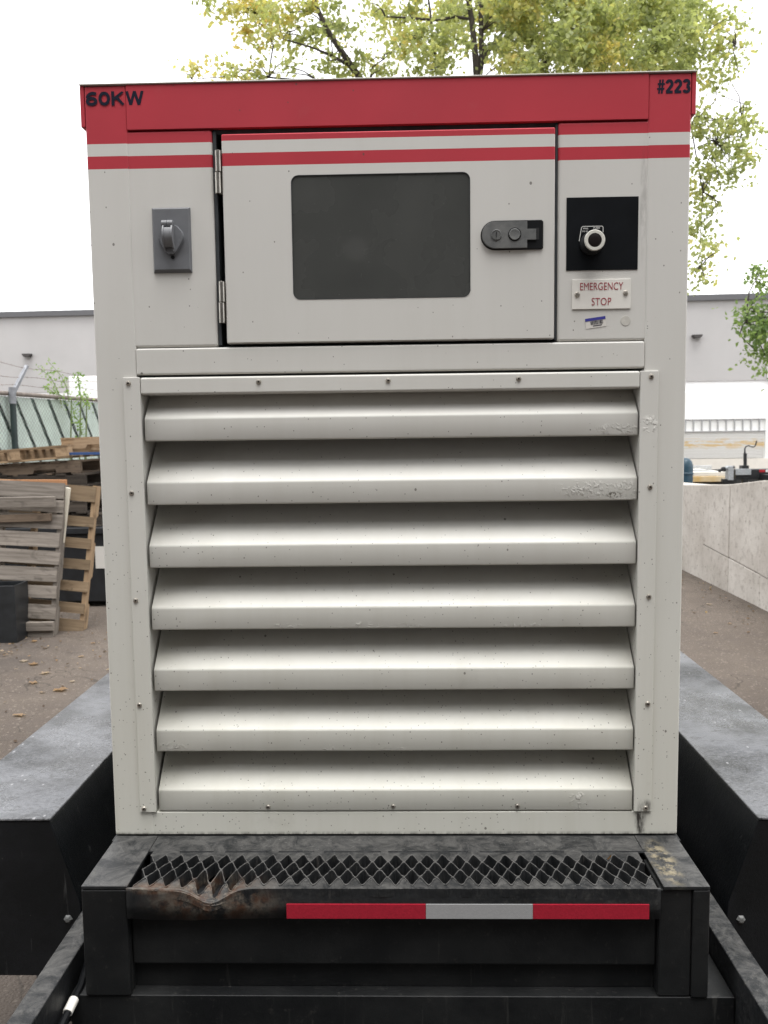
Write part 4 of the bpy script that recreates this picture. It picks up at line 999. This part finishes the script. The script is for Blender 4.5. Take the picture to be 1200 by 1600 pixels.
# sticker with bar code
sk = thing('asset_sticker', None, None, loc=(.3690, .0012, 1.7975)); sk.parent = cab; sk.rotation_euler = (0, -.13, 0)
MB().box(-.0185, .0175, -.0003, 0, -.0100, .0075).build('sticker_paper', M['stickerwhite'], sk)
MB().box(-.0185, .0175, -.0008, -.0004, .0028, .0078).build('blue_band', M['blue'], sk)
g = MB(); x = -.0095
while x < .0125:
    w_ = rnd.choice((.0003, .0006, .0009)); g.box(x, x + w_, -.0006, -.0004, -.0045, .0018); x += w_ + rnd.choice((.0004, .0006, .0009))
g.box(-.006, .010, -.0006, -.0004, -.0072, -.0058); g.build('bar_code', M['textblack'], sk)
MB().lathe([(.0088, 0), (.0085, -.0003)], (.4215, .0012, 1.7985), 'y', 28).build('glue_spot', M['spot'], cab)
# scuffed tear of old paint below the header, left
# louvre frame
lf = thing('louver_frame', None, None); lf.parent = cab
def flange(x0, x1, z0, z1, name='frame_flange'): return MB().box(x0, x1, -.0038, -.0003, z0, z1).build(name, P, lf, bevel=.0012)
flange(-.4800, -.4492, .8968, 1.7110); flange(.4480, .4800, .8968, 1.7100); 
MB().add([(-.4488, -.0040, 1.7105), (.4476, -.0040, 1.7100), (.4476, -.0040, 1.6795), (-.4488, -.0040, 1.6795), (-.4488, .05, 1.7105), (.4476, .05, 1.71), (.4476, .05, 1.6795), (-.4488, .05, 1.6795)],
         [(0, 3, 2, 1), (0, 1, 5, 4), (3, 7, 6, 2), (0, 4, 7, 3), (1, 2, 6, 5), (4, 5, 6, 7)]).build('frame_flange', P, lf, bevel=.004, seg=4)
for s_ in (-1, 1):
    a, b = sorted((s_ * .4492 if s_ < 0 else .4480, s_ * .4510)); MB().box(a, b, .0000, .148, .897, 1.71).build('frame_return', P, lf)
# slats
prof = [(.014, .0012), (.0035, .0000), (.0010, .0008), (.0000, .0030), (.0000, .0385)]
for k in range(1, 9):
    a = math.radians(48 * k / 8); r_ = .0065; prof.append((r_ * (1 - math.cos(a)), .0385 + r_ * math.sin(a)))
y_, z_ = prof[-1]; prof.append((y_ + .10 * math.cos(math.radians(45)) , z_ + .10 * math.sin(math.radians(45)) * 1.06)); prof.append((y_ + .128 * .707, z_ + .128 * .707 * 1.06))
for k in range(7):
    zb_ = 1.5955 - .11645 * k; g = MB(); n = len(prof)
    xs = [-.4440, -.30, -.15, 0, .15, .30, .4450]
    if k == 6: pr = [(y, z if z > .02 else z) for y, z in prof]
    vs = []
    for x in xs:
        for (y, z) in prof: vs.append((x, y + .0006 * math.sin(x * 9 + k), z))
    fs = [(i * n + j, (i + 1) * n + j, (i + 1) * n + j + 1, i * n + j + 1) for i in range(len(xs) - 1) for j in range(n - 1)]
    o = g.add(vs, fs).build('louver_slat', P, lf, smooth=True, fix=False)
    o.data.set_sharp_from_angle(angle=math.radians(60))
    sm = o.modifiers.new('sheet', 'SOLIDIFY'); sm.thickness = .0016; sm.offset = -1
    o.location.z = zb_ if k < 6 else .8970
MB().box(-.447, .447, .125, .149, .90, 1.71).build('radiator_core', M['void2'], lf)
# screws
def screw(x, z, y=-.0038, r=.0047):
    t = thing('screw', None, None, loc=(x, y, z)); t.parent = lf
    MB().lathe([(r, 0), (r * .98, -.0008), (r * .78, -.0022), (r * .42, -.0027), (r * .40, -.0012)], (0, 0, 0), 'y', 18).build('screw_head', M['screw'], t, smooth=True)
    MB().lathe([(r * .38, 0), (r * .36, -.0002)], (0, -.0013, 0), 'y', 6).build('hex_socket', M['socket'], t)
for x, z in ((-.470, 1.7005), (-.234, 1.7), (-.001, 1.699), (.232, 1.699)): screw(x, z, -.0040)
for x, z in ((.467, 1.700), (-.472, 1.502), (-.472, 1.303), (-.473, 1.105), (-.472, .904), (.468, 1.503), (.469, 1.303), (.470, 1.103), (.469, .904)): screw(x, z)
for x, z in ((-.237, .9055), (-.001, .906), (.232, .906)): screw(x, z, .0002, .0045)

# ================================================================ the trailer
trl = thing('trailer', 'black steel utility trailer with flat fenders carrying the cabinet', 'trailer')
K = M['black']
# fenders
for s_ in (-1, 1):
    xi, xo, yf, yb, zt, zb_ = (.666, .908, .030, 2.4, .870, .547) if s_ < 0 else (.692, .945, .032, 2.4, .870, .552)
    f = thing('fender', None, None); f.parent = trl
    # top sheet with rolled inner edge
    pr = [(xi - .000, zt), (xo, zt), (xo, zt - .006), (xi, zt - .006)]
    pts = [(s_ * x, z) for x, z in pr]
    MB().prism(pts, yf - .002, yb, 'y').build('fender_top', M['fender'], f, bevel=.0025, seg=3)
    # body below: slants inward toward the frame
    bx_ = .616 if s_ < 0 else .640
    cr = [(xi + .001, zt - .0065), (xo - .001, zt - .0065), (xo - .001, zb_), (bx_ - .006, zb_), (bx_, .700)]
    pts = [(s_ * x, z) for x, z in cr]
    MB().prism(pts, yf, yb - .002, 'y').build('fender_body', M['fender'], f, bevel=.002)
    for (x, z) in ((bx_ + .025, .665), ):
        MB().lathe([(.009, 0), (.0065, -.004), (.004, -.005)], (s_ * x, yf, z), 'y', 6).build('bolt', M['latch'], f)
    for i, wy in enumerate((.75, 1.65)):
        wh = thing('wheel', None, None); wh.parent = trl
        cx = s_ * .80
        MB().lathe([(.20, -.10), (.33, -.10), (.36, -.07), (.37, 0), (.36, .07), (.33, .10), (.20, .10)], (cx, wy, .37), 'x', 32).build('tyre', M['rubber'], wh, smooth=True)
        MB().lathe([(.05, -.04), (.19, -.04), (.20, -.09), (.20, .09), (.19, .04), (.05, .04)], (cx, wy, .37), 'x', 24).build('rim', M['rim'], wh, smooth=True)
        MB().box(min(cx, 0), max(cx, 0), wy - .03, wy + .03, .34, .40).build('axle', K, wh)
# frame rails running toward the camera
MB().add([(-.600, -1.25, .70), (-.558, -1.25, .70), (-.562, 2.3, .70), (-.604, 2.3, .70), (-.600, -1.25, .60), (-.558, -1.25, .60), (-.562, 2.3, .60), (-.604, 2.3, .60)],
         [(0, 1, 2, 3), (4, 7, 6, 5), (0, 4, 5, 1), (1, 5, 6, 2), (2, 6, 7, 3), (3, 7, 4, 0)]).build('frame_rail', K, trl, bevel=.003)
MB().add([(.576, -1.25, .70), (.620, -1.25, .70), (.620, 2.3, .70), (.576, 2.3, .70), (.576, -1.25, .60), (.620, -1.25, .60), (.620, 2.3, .60), (.576, 2.3, .60)],
         [(0, 1, 2, 3), (4, 7, 6, 5), (0, 4, 5, 1), (1, 5, 6, 2), (2, 6, 7, 3), (3, 7, 4, 0)]).build('frame_rail', K, trl, bevel=.003)
MB().box(-.556, .574, -.178, 2.25, .560, .652).build('deck', M['under'], trl, bevel=.002)
MB().box(-.556, .574, -.60, -.1785, .560, .600).build('cross_member', M['under'], trl, bevel=.003)
MB().box(-.556, .574, -1.25, -1.17, .60, .69).build('cross_member', M['under'], trl, bevel=.003)
for x in (-.5, .5): MB().box(x - .03, x + .03, -.02, 2.25, .6525, .8490).build('deck_riser', M['under'], trl)
MB().box(-.49, .49, .0, .02, .6525, .8490).build('riser_plate', M['under'], trl)
# cable with white sleeve
g = MB().tube([(-.555, -.10, .66), (-.545, -.16, .655), (-.548, -.23, .640), (-.552, -.32, .615), (-.55, -.40, .605)], .0065, 8); g.build('cable', M['blackplastic'], trl, smooth=True)
MB().tube([(-.5462, -.186, .6495), (-.5475, -.212, .6435)], .0085, 10).build('cable_sleeve', M['platewhite'], trl, smooth=True)
# step
stp = thing('step', None, None); stp.parent = trl
ZT = .8500; YF = -.182
def dent(x, y, z):
    k = math.exp(-((x + .305) / .034) ** 2) * max(0, min(1, (-.125 - y) / .05))
    k2 = math.exp(-((x + .37) / .06) ** 2) * max(0, min(1, (-.14 - y) / .04))
    return x, y - .006 * k, z - .021 * k - .004 * k2
MB().box(-.527, -.4480, YF, -.0005, ZT - .007, ZT - .0004).build('tread_side', K, stp, bevel=.0015)
MB().box(.4500, .527, YF, -.0005, ZT - .007, ZT - .0004).build('tread_side', K, stp, bevel=.0015)
# posts
MB().box(-.5275, -.4500, YF, -.075, .653, ZT - .0075).build('step_post', M['under'], stp, bevel=.003)
MB().box(.4450, .4990, YF + .004, -.075, .653, ZT - .0075).build('step_post', M['under'], stp, bevel=.003)
MB().box(.4995, .5275, YF, -.075, .653, ZT - .0075).build('step_post', M['under'], stp, bevel=.003)
# expanded tread: back plate, strands, front plate
NP = 32; pitch = .888 / NP; x00 = -.4395; spp = 10
NS = NP * spp
YC = [-.0880, -.1140, -.1400, -.1660]; AM = .0125
def strand_y(k, x):
    ph = 2 * PI * (x - x00) / pitch + (PI if k % 2 else 0); c = math.cos(ph)
    c = max(-1, min(1, 1.12 * math.asin(c) * 2 / PI)); c = .6 * c + .4 * math.sin(c * PI / 2); return YC[k] + AM * c
R3 = random.Random(2)
zg = ZT - .0010
g = MB(); b = []
# plates
def plate(k, yedge, front):
    vs = []; 
    for i in range(NS + 1):
        x = x00 + .8785 * i / NS; y = strand_y(k, x)
        zz_ = zg
        a = dent(x, y, zz_); e_ = dent(x, yedge + R3.uniform(-.0006, .0006) + (.001 * noise.noise(Vector((x * 22, 0, 0)))), zz_ - (.0015 if front else 0))
        vs += [a, e_, (a[0], a[1], a[2] - .004), (e_[0], e_[1], e_[2] - (.014 if front else .004))]
    fs = []
    for i in range(NS):
        o = i * 4; fs += [(o, o + 1, o + 5, o + 4), (o + 2, o + 6, o + 7, o + 3), (o + 1, o + 3, o + 7, o + 5)]
    return vs, fs
g.add(*plate(0, -.060, False)); g.add(*plate(3, YF - .004, True))
for k in range(4):
    vs = []; th = .0016; hgt = .020
    for i in range(NS + 1):
        x = x00 + .8785 * i / NS; y = strand_y(k, x); j = R3.uniform(-.0008, .0008); jz = R3.uniform(-.0008, .0010)
        wig = .0020 * noise.noise(Vector((x * 30, k * 7, 0)))
        sl_ = -.0045
        for (dy, dz) in ((-th, .0012 + jz), (th, .0012 + jz), (th + sl_, -hgt), (-th + sl_, -hgt)):
            p = dent(x, y + dy + j + wig * 0, zg + dz); vs.append(p)
    fs = []
    for i in range(NS):
        o = i * 4
        for q in range(4): fs.append((o + q, o + (q + 1) % 4, o + 4 + (q + 1) % 4, o + 4 + q))
    g.add(vs, fs)
g.build('tread_grating', M['tread'], stp, fix=True)
MB().box(-.4475, .4495, -.0600, -.0005, ZT - .0075, ZT - .0014).build('tread_back', K, stp)
# weld bead lumps along the back plate
g = MB(); x = -.39
while x < .44:
    x1_ = x + R3.uniform(.05, .18); g.tube([(x, -.062, ZT - .002), (x1_, -.0615, ZT - .002)], .0035, 6); x = x1_ + R3.uniform(.01, .05)
g.build('weld_bead', K, stp)
# front strip with the dent
vs = []; nn = 90; rows = [(0, 0), (-.006, .0), (-.012, -.001), (-.030, -.001), (-.052, .000)]
for i in range(nn + 1):
    x = -.4495 + .8940 * i / nn
    for (dz, dy) in rows:
        k = math.exp(-((x + .305) / .036) ** 2); k3 = math.exp(-((x + .36) / .09) ** 2)
        z = ZT - .0030 + dz - (.019 * k * (1 + dz / .052)); y = YF - .001 + dy - .007 * k * math.sin(PI * min(1, -dz / .04 + .12)) - .003 * k3 * noise.noise(Vector((x * 40, dz * 60, 1)))
        if abs(dz) > .05: z -= .004 * k3 + .001 * noise.noise(Vector((x * 8, 0, 3)))
        vs.append((x, y, z))
nr = len(rows); fs = [(i * nr + j, i * nr + j + 1, (i + 1) * nr + j + 1, (i + 1) * nr + j) for i in range(nn) for j in range(nr - 1)]
fo = MB().add(vs, fs).build('step_apron', K, stp, smooth=True, fix=True); sm = fo.modifiers.new('sheet', 'SOLIDIFY'); sm.thickness = .004; sm.offset = 0
MB().box(-.4495, .4445, -.166, -.150, .700, .793).build('cross_channel', M['under'], stp, bevel=.004)
MB().box(-.4495, .4445, -.152, -.140, .653, .700).build('lower_plate', M['under'], stp)
MB().box(-.4495, .4495, -.150, -.0760, .7935, .797).build('drain_shelf', M['void'], stp)
# reflective tape, three lengths
z0, z1 = .7955, .8215
for a, b, m_ in ((-.1785, .0545, 'tapered'), (.0550, .2325, 'tapewhite'), (.2330, .4250, 'tapered')):
    MB().box(a, b, YF - .0065, YF - .0042, z0 + .001, z1).build('reflective_tape', M[m_], stp)
# small leaf caught in the grating
q = MB().add([(.3765, -.0960, .8525), (.3830, -.0980, .8620), (.3845, -.0940, .8560), (.3800, -.0930, .8500)], [(0, 1, 2, 3)]).build('grating_leaf', simple('orange_leaf_scrap', (.48, .26, .10), .7), fix=False)
tag(q, 'tiny orange leaf scrap caught in the step grating', 'leaf')
